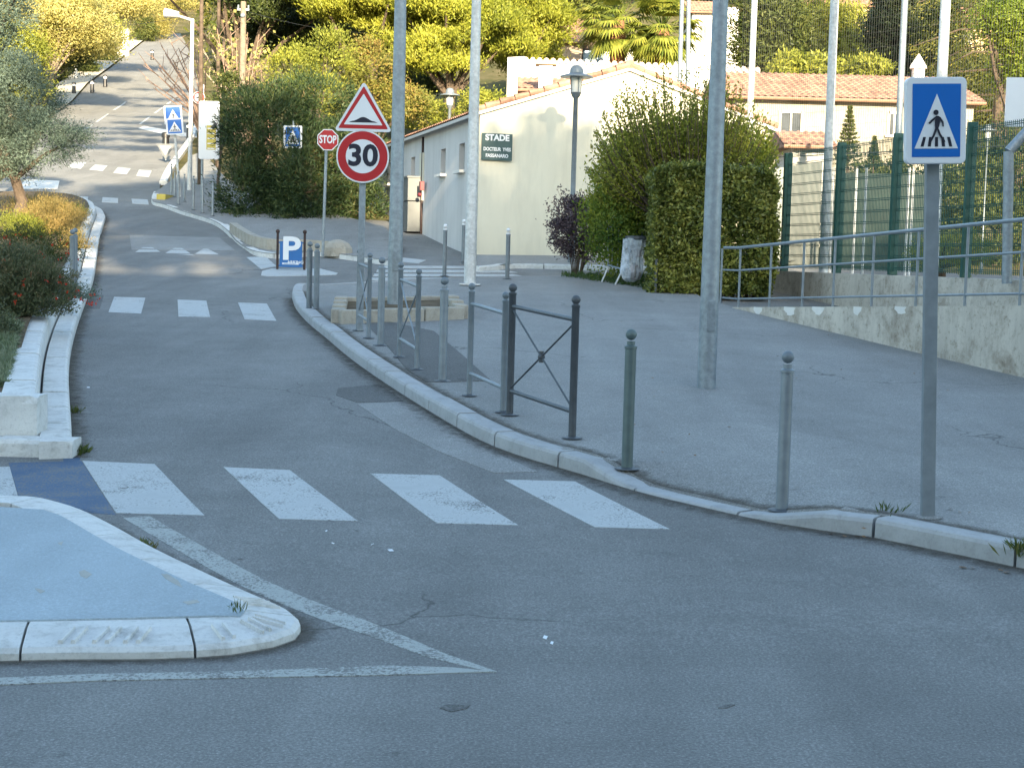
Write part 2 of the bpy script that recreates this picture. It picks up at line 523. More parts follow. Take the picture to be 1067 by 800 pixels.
hr = [(188, 35), (193, 44), (198, 56), (203, 72), (208, 90), (208, 110), (202, 130), (192, 150), (178, 170), (168, 190), (163, 209.5)]
sheet('hill_road', [h2(*p) for p in hl + hr], lambda x, y: prof(y) + .006, ASPH, 1.5)

# pavement (plaza) on the right
drop1 = [h2(*p) for p in [(665, 513), (720, 527), (770, 538)]]
drop2 = [h2(*p) for p in [(345, 297), (385, 294.5), (430, 291), (520, 288), (600, 286)]]
def dseg(p, a, b):
    a = Vector(a); b = Vector(b); p = Vector(p)
    t = max(0, min(1, (p - a).dot(b - a) / max(1e-9, (b - a).length_squared)))
    return (p - (a + (b - a) * t)).length
def dpoly(p, pl): return min(dseg(p, pl[i], pl[i + 1]) for i in range(len(pl) - 1))
def sst(a, b, x):
    t = max(0, min(1, (x - a) / (b - a))); return t * t * (3 - 2 * t)
def pv_off(x, y):
    d1 = sst(.05, .75, dpoly((x, y), drop1)); d2 = sst(.1, 1.6, dpoly((x, y), drop2)) if y > 22 else 1
    return .022 + .105 * min(d1, d2)
def pz(x, y): return prof(y) + pv_off(x, y)
def hp(px, py):
    v = hit(px, py, .12); 
    for _ in range(3): v = hit(px, py, pv_off(v.x, v.y))
    return Vector((v.x, v.y, pz(v.x, v.y)))
inner = offset_path(KR, -.17)      # KR runs right -> left/far; pavement lies to its right side
def side_of(path, d): return offset_path(path, d)
far_edge = [h2(*p) for p in [(430, 291), (520, 289), (600, 287)]]
right_edge = [(3.3, 34.0), (3.4, 28), (3.7, 26.2), (6.0, 17.6), (7.6, 11.8), (kerb_r[0][0] + 2, kerb_r[0][1] - 1)]
poly = inner + offset_path(KT, -.17)[2:] + far_edge[1:] + right_edge
sheet('pavement', poly, lambda x, y: pz(x, y) - .006, PAVE, .25, .25)
mb = kerb(MB(), KR, .20, lambda x, y: pv_off(x, y) + .004, block=1.0, side=-1)
kerb(mb, KT, .18, lambda x, y: pv_off(x, y) + .004, block=1.0, side=-1)
tag(mb.build('pavement_kerb', KERB), kind='structure')
def decal(name, pts, mat, off, pav=False, step=.25):
    P_ = [(lambda v: (v.x, v.y))(hp(*p) if pav else hit(*p)) for p in pts]
    return sheet(name, P_, (lambda x, y: pz(x, y) - .006 + off) if pav else (lambda x, y: rz(x, y) + off), mat, step, step)
_pt = [(lambda v: (v.x, v.y))(hp(*p)) for p in [(585, 468), (640, 450), (700, 442), (770, 440), (870, 457), (960, 476), (1067, 494), (1120, 500)]]
_in = [q for q in offset_path(KR, -.19) if h2(575, 480)[0] < q[0] < h2(1110, 590)[0] and q[1] < h2(575, 484)[1]]
sheet('pavement_patch', _pt + _in, lambda x, y: pz(x, y) - .001, PATCHL, .25, .25)
decal('dark_pavement_patch', [(380, 336), (400, 334), (452, 345), (480, 368), (512, 397), (444, 398), (425, 386), (405, 362)], PATCH, .006, True)
decal('oil_spot', [(458, 739), (466, 736), (480, 735.5), (490, 738), (486, 741), (470, 742)], PATCH, .003)
decal('oil_spot', [(748, 738), (757, 736), (766, 738), (757, 740)], PATCH, .003)
decal('road_repair_patch', [(350, 412), (352, 405), (395, 401), (412, 412), (420, 419), (372, 420)], PATCH, .004)
decal('road_trench_patch', [(372, 421), (425, 419), (470, 446), (500, 466), (560, 492), (515, 493), (455, 470), (410, 447)], PATCHL, .004)
decal('hump_plate', [(137, 262), (245, 264), (228, 250), (135, 247)], PATCHL, .004)
decal('left_repair_patch', [(90, 322), (104, 322), (108, 308), (96, 306)], PATCH, .004)
DIRT, ntd, bsd = new_mat('gutter_dirt', .95, 0, .1)
_at = ntd.nodes.new('ShaderNodeAttribute'); _at.attribute_name = 'fade'
_n = noise(ntd, 9, 6, .75, geo_pos(ntd))
_m = ntd.nodes.new('ShaderNodeMath'); _m.operation = 'MULTIPLY_ADD'; ntd.links.new(_at.outputs['Fac'], _m.inputs[0]); _m.inputs[1].default_value = .55; ntd.links.new(_n, _m.inputs[2])
_f = ramp(ntd, _m.outputs[0], [(0,) * 3, (.6,) * 3], [.66, 1.0])
ntd.links.new(ramp(ntd, noise(ntd, 60, 3, .7, geo_pos(ntd)), [(.07, .06, .05), (.16, .14, .11)], [.35, .65]), bsd.inputs['Base Color'])
_t = ntd.nodes.new('ShaderNodeBsdfTransparent'); _x = ntd.nodes.new('ShaderNodeMixShader')
ntd.links.new(_f, _x.inputs[0]); ntd.links.new(_t.outputs[0], _x.inputs[1]); ntd.links.new(bsd.outputs[0], _x.inputs[2]); ntd.links.new(_x.outputs[0], ntd.nodes['Material Output'].inputs[0])
def dirt(path, w, zf, side=1, name='gutter_dirt'):
    o1 = offset_path(path, -w * side); o0 = offset_path(path, .01 * side)
    vs_, fs_ = [], []
    for p_, q_ in zip(o0, o1): vs_ += [(p_[0], p_[1], zf(*p_)), (q_[0], q_[1], zf(*q_))]
    fs_ = [(2 * i, 2 * i + 2, 2 * i + 3, 2 * i + 1) for i in range(len(path) - 1)]
    me = bpy.data.meshes.new(name); me.from_pydata(vs_, [], fs_); me.materials.append(DIRT)
    at_ = me.attributes.new('fade', 'FLOAT', 'POINT'); at_.data.foreach_set('value', [1.0, 0.0] * len(path))
    o = bpy.data.objects.new(name, me); COL.objects.link(o); tag(o, kind='structure')
dirt(KR, .28, lambda x, y: rz(x, y) + .005, -1)
dirt(offset_path(KR, -.205), .16, lambda x, y: pz(x, y) + .004, 1, 'pavement_joint_dirt')
# markings
def stripes(name, quads, mat=MWHITE, off=.0035):
    obs = []
    mbb = bmesh.new()
    for q in quads:
        P_ = [h2(*p) for p in q]
        vs_ = [mbb.verts.new((x, y, 0)) for x, y in P_]
        mbb.faces.new(vs_)
    bmesh.ops.triangulate(mbb, faces=mbb.faces[:])
    ys = [v.co.y for v in mbb.verts]
    k = math.ceil(min(ys) / .4) * .4
    while k < max(ys):
        bmesh.ops.bisect_plane(mbb, geom=mbb.verts[:] + mbb.edges[:] + mbb.faces[:], plane_co=(0, k, 0), plane_no=(0, 1, 0), dist=1e-5)
        k += .4
    for v in mbb.verts: v.co.z = rz(v.co.x, v.co.y) + off
    bmesh.ops.recalc_face_normals(mbb, faces=mbb.faces[:])
    for f in mbb.faces:
        if f.normal.z < 0: f.normal_flip()
    skirt(mbb)
    me = bpy.data.meshes.new(name); mbb.to_mesh(me); mbb.free(); me.materials.append(mat)
    o = bpy.data.objects.new(name, me); COL.objects.link(o); tag(o, kind='structure')
    return o
stripes('near_crosswalk', [[(-60, 489), (10, 487), (21, 527), (-40, 528)], [(86, 481), (161, 484), (213, 538), (121, 536)], [(233, 487), (302, 490), (373, 543), (291, 541)],
        [(386, 494), (458, 496), (540, 548), (455, 546)], [(525, 500), (599, 503), (698, 552), (620, 551)]])
stripes('blue_paint_strip', [[(9, 483), (85, 481), (121, 537), (23, 530)]], MBLUE, .002)
stripes('blue_paint_spot', [[(66, 474), (76, 472), (84, 478), (82, 482), (66, 482)]], MBLUE, .0015)
stripes('middle_crosswalk', [[(113, 325.5), (119, 309.5), (151.5, 310.5), (147, 327)], [(186, 330), (185, 312.5), (215, 313.5), (219, 330.5)], [(255, 333), (248, 315.5), (278, 316.5), (288, 334.5)]])
stripes('hump_teeth', [[(141, 263.5), (153, 259.5), (167, 263.5)], [(172, 264.5), (186, 260.5), (203, 266.5)], [(200, 266), (214, 262), (232, 267)]])
stripes('junction_crosswalk', [[(43, 208), (45, 203), (61, 203.5), (60, 208.5)], [(74, 209.5), (75, 205), (92, 205.5), (91, 210)], [(106, 211), (107, 206), (123, 207), (123, 212)], [(138, 212.5), (137, 207.5), (154, 208.5), (155, 213.5)]], MWHITE, .012)
stripes('hill_crosswalk', [[(71, 174.5), (77, 169), (90, 170), (84, 176.5)], [(93, 177), (99, 172), (112, 173), (107, 179)], [(118, 180.5), (123, 175), (136, 176), (132, 182)], [(142, 183.5), (145, 177.5), (158, 178.5), (155, 185)]], MWHITE, .012)
stripes('pale_island_marking', [[(20, 197), (26, 187), (62, 189), (60, 197)], [(144, 134), (150, 132), (176, 136), (205, 141), (205, 144), (170, 140)]], KERBW, .014)
stripes('side_street_crosswalk', [[(396 + (k * -3), y0), (395 - k * 3, y0 + 2.2), (530 + k * 9, y0 + 2.8), (518 + k * 8, y0 + .4)] for k, y0 in enumerate([277.5, 281.6, 285.9, 290])], MWHITE, .010)
stripes('white_road_triangle', [[(386, 266.5), (392, 266), (444, 271.5), (436, 275), (389, 270.5)], [(338, 314), (371, 311), (371, 318), (344, 321)]], MWHITE, .010)
stripes('sign_base_marking', [[(272, 287.5), (273, 283), (283, 280.5), (334, 280.5), (352, 285), (350, 287), (280, 288.5)], [(257, 268.5), (277, 268), (288, 278), (272, 281)]], MWHITE, .010)
seg1 = [((94 + (139 - 94) * t0, 132 + (101 - 132) * t0), (94 + (139 - 94) * t1, 132 + (101 - 132) * t1)) for t0, t1 in ((-.3, 0.05), (.15, .42), (.55, .82))]
seg2 = [((144 + 41 * t0, 131 - 30 * t0), (144 + 41 * t1, 131 - 30 * t1)) for t0, t1 in ((.05, .3), (.42, .62), (.74, .95))]
stripes('lane_dashes', [[(a[0] - 1.2, a[1]), (b[0] - .9, b[1]), (b[0] + .9, b[1]), (a[0] + 1.2, a[1])] for a, b in seg1 + seg2], MWHITE, .012)
# splitter-island outline lines
Lc = smooth_path([h2(*p) for p in [(142, 539), (205, 577), (265, 610), (330, 638), (400, 663), (455, 684), (516, 701)]], .25)
Lw = [.085] * (len(Lc) - 3) + [.07, .05, .012]
def ribbon(name, path, w, mat):
    A = [(lambda o: o)(p) for p in path]
    l = []; r = []
    for i, p in enumerate(path):
        a = path[max(0, i - 1)]; b = path[min(len(path) - 1, i + 1)]
        t = Vector((b[0] - a[0], b[1] - a[1])).normalized()
        l.append((p[0] - t.y * w[i], p[1] + t.x * w[i])); r.append((p[0] + t.y * w[i], p[1] - t.x * w[i]))
    return sheet(name, l + r[::-1], lambda x, y: rz(x, y) + .0025, mat, .5)
ribbon('island_outline_line', Lc, Lw, MLINE)
La = [h2(*p) for p in [(-60, 714), (100, 708.5), (250, 703.5), (400, 700), (480, 700.5)]]
sheet('front_outline_line', [h2(*p) for p in [(-60, 720), (100, 713), (250, 707.5), (400, 704), (516, 703), (516, 701), (470, 697), (400, 697), (250, 700), (100, 704.5), (-60, 710)]], lambda x, y: rz(x, y) + .0045, MLINE, .5)
# flush concrete line of the pavement edge (side street)
# ------------------------------------------------------------------ near-left traffic island (pale blue top, white sloped kerb)
isl_out = [h2(*p, 0) for p in [(-700, 716), (-400, 706), (-160, 696), (-60, 692), (60, 690), (160, 688), (240, 684), (285, 678), (308, 669), (314, 659), (303, 646), (262, 627), (215, 605), (165, 581), (122, 557), (88, 540), (56, 530), (10, 527), (-100, 526), (-200, 527), (-500, 532)]]
IO = smooth_path(isl_out, .12)
IOc = [p for p in IO]
def isl_prof(mb, path):
    for s0 in range(0, len(path) - 1, 5):
        seg = path[s0:s0 + 6]
        if len(seg) < 2: continue
        rings = []
        for i, p in enumerate(seg):
            gi = s0 + i
            a = path[max(0, gi - 1)]; b = path[min(len(path) - 1, gi + 1)]
            t = Vector((b[0] - a[0], b[1] - a[1])).normalized(); n = Vector((-t.y, t.x))
            sh = .006 if i in (0, len(seg) - 1) else 0
            p2 = (p[0] + t.x * (sh if i == 0 else -sh), p[1] + t.y * (sh if i == 0 else -sh))
            wd = float(np.interp(p[1], [7.2, 9.5], [.30, .17]))
            rings.append([(p2[0] + n.x * u, p2[1] + n.y * u, prof(p[1]) + z) for u, z in ((0, -.05), (.005, .035), (.03, .055), (wd * .8, .091), (wd, .092), (wd + .22, .086), (wd + .22, -.05))])
        m = 7; k = len(rings) - 1
        fs = [(j * m + i, j * m + (i + 1) % m, (j + 1) * m + (i + 1) % m, (j + 1) * m + i) for j in range(k) for i in range(m)]
        fs += [tuple(range(m)), tuple(range(k * m + m - 1, k * m - 1, -1))]
        mb.add([v for r in rings for v in r], fs)
mb = MB(); isl_prof(mb, IO)
tag(mb.build('island_kerb', KERBW), kind='structure')
# raised ribs on the kerb blocks
mb = MB()
for i in range(3, len(IO) - 4):
    p = IO[i]
    if p[1] < 7.6 and p[0] < -.9 and (i % 5) in (1, 2, 3):
        a, b = IO[i], IO[i + 1]
        t = Vector((b[0] - a[0], b[1] - a[1])).normalized(); n = Vector((-t.y, t.x))
        for q in (0, .055):
            o0 = Vector(p) + t * q + n * .06; o1 = Vector(p) + t * (q + .035) + n * .21
            z0, z1 = .066, .092
            w = .012
            mb.add([(o0.x - t.x * w, o0.y - t.y * w, z0 - .01), (o0.x + t.x * w, o0.y + t.y * w, z0 - .01), (o1.x + t.x * w, o1.y + t.y * w, z1 - .01), (o1.x - t.x * w, o1.y - t.y * w, z1 - .01),
                    (o0.x - t.x * w * .6, o0.y - t.y * w * .6, z0 + .012), (o0.x + t.x * w * .6, o0.y + t.y * w * .6, z0 + .012), (o1.x + t.x * w * .6, o1.y + t.y * w * .6, z1 + .012), (o1.x - t.x * w * .6, o1.y - t.y * w * .6, z1 + .012)],
                   [(4, 5, 6, 7), (0, 1, 5, 4), (1, 2, 6, 5), (2, 3, 7, 6), (3, 0, 4, 7)])
tag(mb.build('island_kerb_ribs', KERBW), kind='structure')
IN = smooth_path([h2(*p, .097) for p in [(-690, 664), (-400, 657), (-160, 650), (0, 648), (120, 646), (225, 643), (250, 641.5), (255, 637), (243, 627), (200, 609), (160, 591), (120, 570), (85, 550), (62, 538), (45, 532), (0, 529), (-160, 528.5), (-480, 536)]], .2)
sheet('island_top', IN, lambda x, y: prof(y) + .097, MPALE, .5)
stripes_island = [[(82, 596), (88, 594), (96, 600), (90, 604), (84, 601)], [(168, 599), (175, 600), (186, 607), (190, 612), (180, 609), (172, 604)], [(190, 628), (205, 627), (208, 629), (196, 631)], [(60, 566), (66, 565), (64, 568)], [(36, 615), (40, 613), (47, 617), (42, 619)]]
for q in stripes_island: sheet('coating_chip', [h2(*p, .098) for p in q], lambda x, y: prof(y) + .0985, CHIP, .2)
dirt(IO, .16, lambda x, y: rz(x, y) + .0055, 1)

# ------------------------------------------------------------------ left planted bed with a double kerb
lb = [h2(*p) for p in [(75.5, 478), (75, 455), (73, 425), (72, 392), (75, 364), (82, 337), (92, 309), (98, 291), (104, 251), (110, 229)]]
LB = smooth_path(lb, .2)
lfar = smooth_path([lb[-1], h2(104, 221), h2(85, 214.5), h2(55, 211.5)], .3)
LBp = LB + lfar[1:]
front = [(-12, lb[0][1] - .05), (lb[0][0], lb[0][1])]
mb = MB()
kerb(mb, LBp, .25, lambda x, y: .14, block=.9, side=1, ch=.03)
kerb(mb, front, .25, lambda x, y: .143, block=1.6, side=1, ch=.03)
tag(mb.build('bed_lower_kerb', KERBW), kind='structure')
up = offset_path(LBp, .27)
up = [p for p in up if p[1] > lb[0][1] + .26]
mb = MB()
def up_h(x, y): return float(np.interp(y, [12, 14, 20, 24, 26, 40], [.44, .40, .36, .33, .40, .36]))
kerb(mb, up, .28, up_h, block=1.1, side=1, ch=.035)
kerb(mb, [(-12, lb[0][1] + .26), (up[0][0] + .01, lb[0][1] + .26)], .28, lambda x, y: .443, block=1.2, side=1, ch=.05)
tag(mb.build('bed_upper_kerb', KERBW), kind='structure')
inn = offset_path(up, .20)
def bedz(x, y): return prof(y) + up_h(x, y) - .05 + .10 * min(1, max(0, (inn[0][0] - .3 - x) / 1.5))
dirt(LBp, .22, lambda x, y: rz(x, y) + .0055, 1)
sheet('planting_bed_soil', [(-13, lb[0][1] + .4)] + inn + [(-28, 47.5), (-28, 25)], bedz, SOIL, 1.0, 1.0)

# ------------------------------------------------------------------ oleander bed kerb and low wall, gable footway
ob = [h2(*p) for p in [(160, 203), (157.5, 209), (160, 214), (171, 217), (190, 224), (220, 233.5), (236, 244), (246, 256), (262, 266), (289, 270), (315, 268.5), (335, 268), (376, 273), (405, 277)]]
OB = smooth_path(ob, .25)
mb = kerb(MB(), OB[::-1], .22, lambda x, y: .13, block=1.0, side=-1)
gk = [h2(*p) for p in [(500, 283.5), (520, 281.5), (540, 280), (620, 282), (680, 284)]]
kerb(mb, smooth_path(gk, .3), .2, lambda x, y: .12, block=1.0, side=1)
hk = [h2(*p) for p in [(166, 192), (172, 180), (180, 168), (193, 150), (203, 130), (209, 110), (209, 90)]]
kerb(mb, smooth_path(hk, 1.0), .3, lambda x, y: .14, block=1.5, side=-1)
tag(mb.build('far_kerb', KERBW), kind='structure')
ol_in = offset_path(OB, .2)
sheet('oleander_footway', [(x, y) for x, y in OB[4:]] + [h2(420, 262), h2(400, 240), h2(330, 222), h2(236, 190), h2(212, 160), h2(200, 165), h2(180, 190)], lambda x, y: prof(y) + .125, PAVE, .5, 1.0)
mb = MB()
mb.box(at(173, 204, hit(170, 208).y - .5) - Vector((0, 0, .15)), (.3, 1.5, .35))
tag(mb.build('yellow_kerb_end', TIN), kind='structure')
sheet('gable_footway', [h2(498, 283), h2(540, 279.5), h2(620, 281.5), h2(700, 284), (8, 39), (-1.2, 37)], lambda x, y: prof(y) + .115, PAVE, .5)
def lowwall(name, pts, h, th, mat, label, cat, z_off=.1, bevel=.03):
    mb = MB()
    P_ = [Vector(p) for p in pts]
    l = offset_path([(p.x, p.y) for p in P_], th / 2); r = offset_path([(p.x, p.y) for p in P_], -th / 2)
    for i in range(len(P_) - 1):
        vs_ = []
        for (a, b, c) in ((l[i], r[i], P_[i]), (l[i + 1], r[i + 1], P_[i + 1])):
            z0 = prof(c.y) - .2; z1 = prof(c.y) + z_off + h
            vs_ += [(a[0], a[1], z0), (b[0], b[1], z0), (b[0], b[1], z1), (a[0], a[1], z1)]
        mb.add(vs_, [(0, 1, 5, 4), (1, 2, 6, 5), (2, 3, 7, 6), (3, 0, 4, 7), (0, 3, 2, 1), (4, 5, 6, 7)])
    o = mb.build(name, mat, bevel=0)
    return tag(o, label, cat)
ow = [h2(243, 243, .1), h2(252, 249.5, .1), h2(268, 258, .1), h2(290, 262, .1), h2(318, 262, .1), h2(346, 264, .1)]
lowwall('low_stone_wall', [Vector((*p, 0)) for p in smooth_path(ow, .4)], .28, .2, PLST, 'low curved stone wall holding the oleander bed behind the parking sign', 'wall')
mb = MB()
c = hit(352, 263, .13)
mb.lathe(c, [(.36, -.1), (.34, .1), (.26, .22), (.12, .29), (.03, .30)], 7)
tag(mb.build('boulder', PLST), 'pale rough boulder ending the low wall by the stop sign', 'boulder')
# ------------------------------------------------------------------ stadium building
def tile_roof(name, p00, p10, p01, p11, parent, mat=None, pitch=.22, row=.38, amp=.045, thick=.08):
    """p00->p10 the eave, p01->p11 the ridge; half-round tile ribs run up the slope"""
    mat = mat or TILE
    p00, p10, p01, p11 = map(Vector, (p00, p10, p01, p11))
    wv = (p10 - p00).length; hv = ((p01 - p00).length + (p11 - p10).length) / 2
    nx_ = max(4, min(900, int(wv / pitch) * 6)); ny = max(1, int(hv / row))
    nrm = (p10 - p00).cross(p01 - p00).normalized()
    if nrm.z < 0: nrm = -nrm
    mb = MB(); vs = []
    for j in range(ny):
        for e in (0, 1):
            t = (j + e * .999) / ny
            for i in range(nx_ + 1):
                u = i / nx_
                p = (p00.lerp(p10, u)).lerp(p01.lerp(p11, u), t)
                ph = (u * wv / pitch) % 1.0
                hgt = amp * (math.sin(ph * math.pi * 2) * .5 + .5) + (.02 if e == 0 else 0)
                vs.append(p + nrm * hgt)
    fs = []
    for r_ in range(2 * ny - 1):
        for i in range(nx_):
            fs.append((r_ * (nx_ + 1) + i, r_ * (nx_ + 1) + i + 1, (r_ + 1) * (nx_ + 1) + i + 1, (r_ + 1) * (nx_ + 1) + i))
    mb.add(vs, fs)
    o = mb.build(name, mat, parent)
    return o
def slab(a, b, c, d, th, mb):
    n = (Vector(b) - Vector(a)).cross(Vector(d) - Vector(a)).normalized()
    if n.z < 0: n = -n
    P_ = [Vector(p) for p in (a, b, c, d)]
    mb.add([p - n * th for p in P_] + P_, [(0, 1, 2, 3), (4, 5, 6, 7), (0, 1, 5, 4), (1, 2, 6, 5), (2, 3, 7, 6), (3, 0, 4, 7)])
C0 = at(496.5, 272, 37.5); C0.z = prof(37.5)
U = Vector((.9675, .253, 0)); Vd = Vector((-.253, .9675, 0))
GW, SL = 7.5, 16.5
EZ = at(497, 118, 37.5).z; AZ = at(650, 73, 38.45).z
bld = empty('stadium_building', C0, label='long low cream building with small windows and a tiled gable roof beside the side street', cat='building')
def B(u, v, z): return Vector((U.x * u + Vd.x * v, U.y * u + Vd.y * v, z - C0.z))
z0 = C0.z - .6
mb = MB()
mb.add([B(0, 0, z0), B(GW, 0, z0), B(GW, 0, EZ), B(GW / 2, 0, AZ), B(0, 0, EZ), B(0, .25, z0), B(GW, .25, z0), B(GW, .25, EZ), B(GW / 2, .25, AZ), B(0, .25, EZ)],
       [(0, 1, 2, 3, 4), (5, 9, 8, 7, 6), (0, 4, 9, 5), (1, 6, 7, 2), (2, 7, 8, 3), (3, 8, 9, 4), (0, 5, 6, 1)])
mb.build('gable_wall', GABLE, bld)
# side wall with real openings
wins = [(1.9, 3.97, 4.64), (4.2, 3.98, 4.64), (8.5, 4.0, 4.66), (12.4, 4.05, 4.72)]
ww = .62
def sidewall():
    mb = MB()
    vb = [0.252]
    for t, a, b in wins: vb += [t - ww / 2, t + ww / 2]
    vb.append(SL)
    def quad(v0, v1, za, zb):
        mb.add([B(-.0, v0, za), B(-.0, v1, za), B(-.0, v1, zb), B(-.0, v0, zb), B(.22, v0, za), B(.22, v1, za), B(.22, v1, zb), B(.22, v0, zb)],
               [(0, 3, 2, 1), (4, 5, 6, 7), (0, 1, 5, 4), (1, 2, 6, 5), (2, 3, 7, 6), (3, 0, 4, 7)])
    for k in range(0, len(vb), 2): quad(vb[k], vb[k + 1], z0, EZ)
    for t, a, b in wins:
        quad(t - ww / 2, t + ww / 2, z0, a); quad(t - ww / 2, t + ww / 2, b, EZ)
    return mb.build('side_wall', SIDEW, bld)
sidewall()
mb = MB()
mb.add([B(GW - .003, .25, z0), B(GW - .003, SL, z0), B(GW - .003, SL, EZ), B(GW - .003, .25, EZ), B(.003, SL, z0), B(.003, SL, EZ), B(GW / 2, SL, AZ)], [(0, 1, 2, 3), (1, 4, 5, 6, 2)])
mb.build('back_wall', GABLE, bld)
for t, a, b in wins:
    mbw = MB(); mbw.box(B(.16, t, (a + b) / 2), (.05, ww, b - a), math.atan2(U.y, U.x))
    w_ = mbw.build('window', SHUT, bld)
    mbs = MB(); mbs.box(B(-.05, t, a - .05), (.20, ww + .18, .07), math.atan2(U.y, U.x)); mbs.build('sill', BRIGHTW, w_)
    mbs = MB(); mbs.box(B(.125, t, (a + b) / 2), (.015, ww - .1, b - a - .1), math.atan2(U.y, U.x)); mbs.build('pane', GLASS, w_)
ov = .25
RZ = .06
sl = (AZ - EZ) / (GW / 2)
tile_roof('roof', B(-ov, -.12, EZ - ov * sl + RZ), B(-ov, SL + .2, EZ - ov * sl + RZ), B(GW / 2, -.12, AZ + RZ), B(GW / 2, SL + .2, AZ + RZ), bld)
r2 = tile_roof('roof', B(GW + ov, -.12, EZ - ov * sl + RZ), B(GW + ov, SL + .2, EZ - ov * sl + RZ), B(GW / 2, -.12, AZ + RZ), B(GW / 2, SL + .2, AZ + RZ), bld)
mb = MB()
slab(B(-ov, -.1, EZ - ov * sl + RZ - .01), B(-ov, SL + .15, EZ - ov * sl + RZ - .01), B(GW / 2, SL + .15, AZ + RZ - .01), B(GW / 2, -.1, AZ + RZ - .01), .07, mb)
slab(B(GW + ov, -.1, EZ - ov * sl + RZ - .01), B(GW + ov, SL + .15, EZ - ov * sl + RZ - .01), B(GW / 2 + .01, SL + .15, AZ + RZ - .01), B(GW / 2 + .01, -.1, AZ + RZ - .01), .07, mb)
mb.build('eaves_board', BRIGHTW, bld)
mb = MB()     # verge tiles along the gable slope, ridge tiles
for s in (0, 1):
    n = 11
    for k in range(n):
        u0 = (-ov + (GW / 2 + ov) * k / n) if s == 0 else (GW + ov - (GW / 2 + ov) * k / n)
        u1 = (-ov + (GW / 2 + ov) * (k + .97) / n) if s == 0 else (GW + ov - (GW / 2 + ov) * (k + .97) / n)
        za = EZ + sl * (min(u0, GW - u0)) + RZ + .07; zb = EZ + sl * (min(u1, GW - u1)) + RZ + .05
        mb.tube(B(u0, -.06, za), B(u1, -.06, zb), .085, .07, 8)
for k in range(40):
    v0 = -.1 + k * .42
    mb.tube(B(GW / 2, v0, AZ + RZ + .07), B(GW / 2, v0 + .41, AZ + RZ + .05), .12, .10, 8)
mb.build('verge_tiles', TILE, bld)
# gable strip pilaster, pipes, cabinet
mb = MB(); mb.tube(B(-.05, .35, z0 + .4), B(-.05, .35, EZ - .05), .05, n=8); mb.build('downpipe', SIDEW, bld)
mb = MB(); mb.box(B(-.02, 7.05, (at(443, 208, 44.3).z + at(443, 161, 44.3).z) / 2), (.05, .5, 1.35), math.atan2(U.y, U.x)); mb.build('wall_panel', GABLE, bld)
mb = MB(); mb.tube(B(-.03, 6.9, z0 + .4), B(-.03, 6.9, EZ - .1), .035, n=8); mb.build('conduit', RUST, bld)
def on_side(px):
    k = (px - 533.5) / FPX
    return (C0.x - k * C0.y) / (-Vd.x + k * Vd.y)
tc = on_side(431) ; pc = C0 + Vd * tc - U * .22
cb = empty('utility_cabinet', (pc.x, pc.y, prof(pc.y)), math.atan2(U.y, U.x), 'tall pale utility cabinet against the side wall of the cream building', 'cabinet')
mb = MB(); mb.box((0, -.36, .45), (.4, .62, .80)); mb.box((0, .0, .04), (.42, 1.36, .10)); mb.box((0, -.36, 1.20), (.42, .66, .66)); mb.build('body', CAB, cb, bevel=.01)
mb = MB(); mb.box((0, -.36, 1.545), (.48, .72, .05)); mb.build('lid', CAB, cb)
mb = MB(); mb.box((-.02, .12, .72), (.3, .22, 1.38)); mb.build('rusty_door', RUST, cb)
mb = MB(); mb.box((0, .50, .70), (.38, .46, 1.3)); mb.build('side_cabinet', CAB, cb, bevel=.01)
tr_ = on_side(439); pr = C0 + Vd * tr_ - U * .12
mb = MB(); zc = at(439, 194, pr.y).z
mb.box((pr.x, pr.y, zc), (.12, .2, .26), math.atan2(U.y, U.x)); mb.ball((pr.x - .05, pr.y, zc - .24), .06)
tag(mb.build('alarm_box', REDP, bevel=.01), 'small red box fixed on the side wall of the cream building', 'wall box')
# name sign on the gable
def text_mesh(s, size, mat, parent, loc, name='lettering', bold=0.0, align='CENTER', sx=1.0, depth=.002):
    cu = bpy.data.curves.new('t', 'FONT'); cu.body = s; cu.size = size; cu.offset = bold; cu.extrude = depth
    cu.align_x = align; cu.align_y = 'CENTER'; cu.resolution_u = 4
    to = bpy.data.objects.new('t', cu); COL.objects.link(to)
    dg = bpy.context.evaluated_depsgraph_get()
    me = bpy.data.meshes.new_from_object(to.evaluated_get(dg))
    bpy.data.objects.remove(to)
    me.transform(Matrix.Translation(loc) @ Matrix.Rotation(math.pi / 2, 4, 'X') @ Matrix.Diagonal((sx, 1, 1, 1)))
    me.materials.clear(); me.materials.append(mat); me.name = name
    o = bpy.data.objects.new(name, me); COL.objects.link(o); o.parent = parent
    return o
sg = C0 + U * .46; zt = at(516, 153.5, sg.y).z
ng = empty('name_board', (sg.x - .02, sg.y - .06, zt), math.atan2(U.y, U.x), 'dark green board with white capitals STADE on the cream gable', 'sign')
mb = MB(); mb.plate([(-.38, -.32), (.38, -.32), (.38, .32), (-.38, .32)], -.03, 0); mb.build('board', SGREEN, ng)
text_mesh('STADE', .20, SWHITE, ng, (0, -.033, .215), bold=.008)
text_mesh('DOCTEUR  YVES', .115, SWHITE, ng, (.0, -.033, -.06), bold=.004, sx=.80)
text_mesh('FASSANARO', .115, SWHITE, ng, (.0, -.033, -.215), bold=.004, sx=.88)

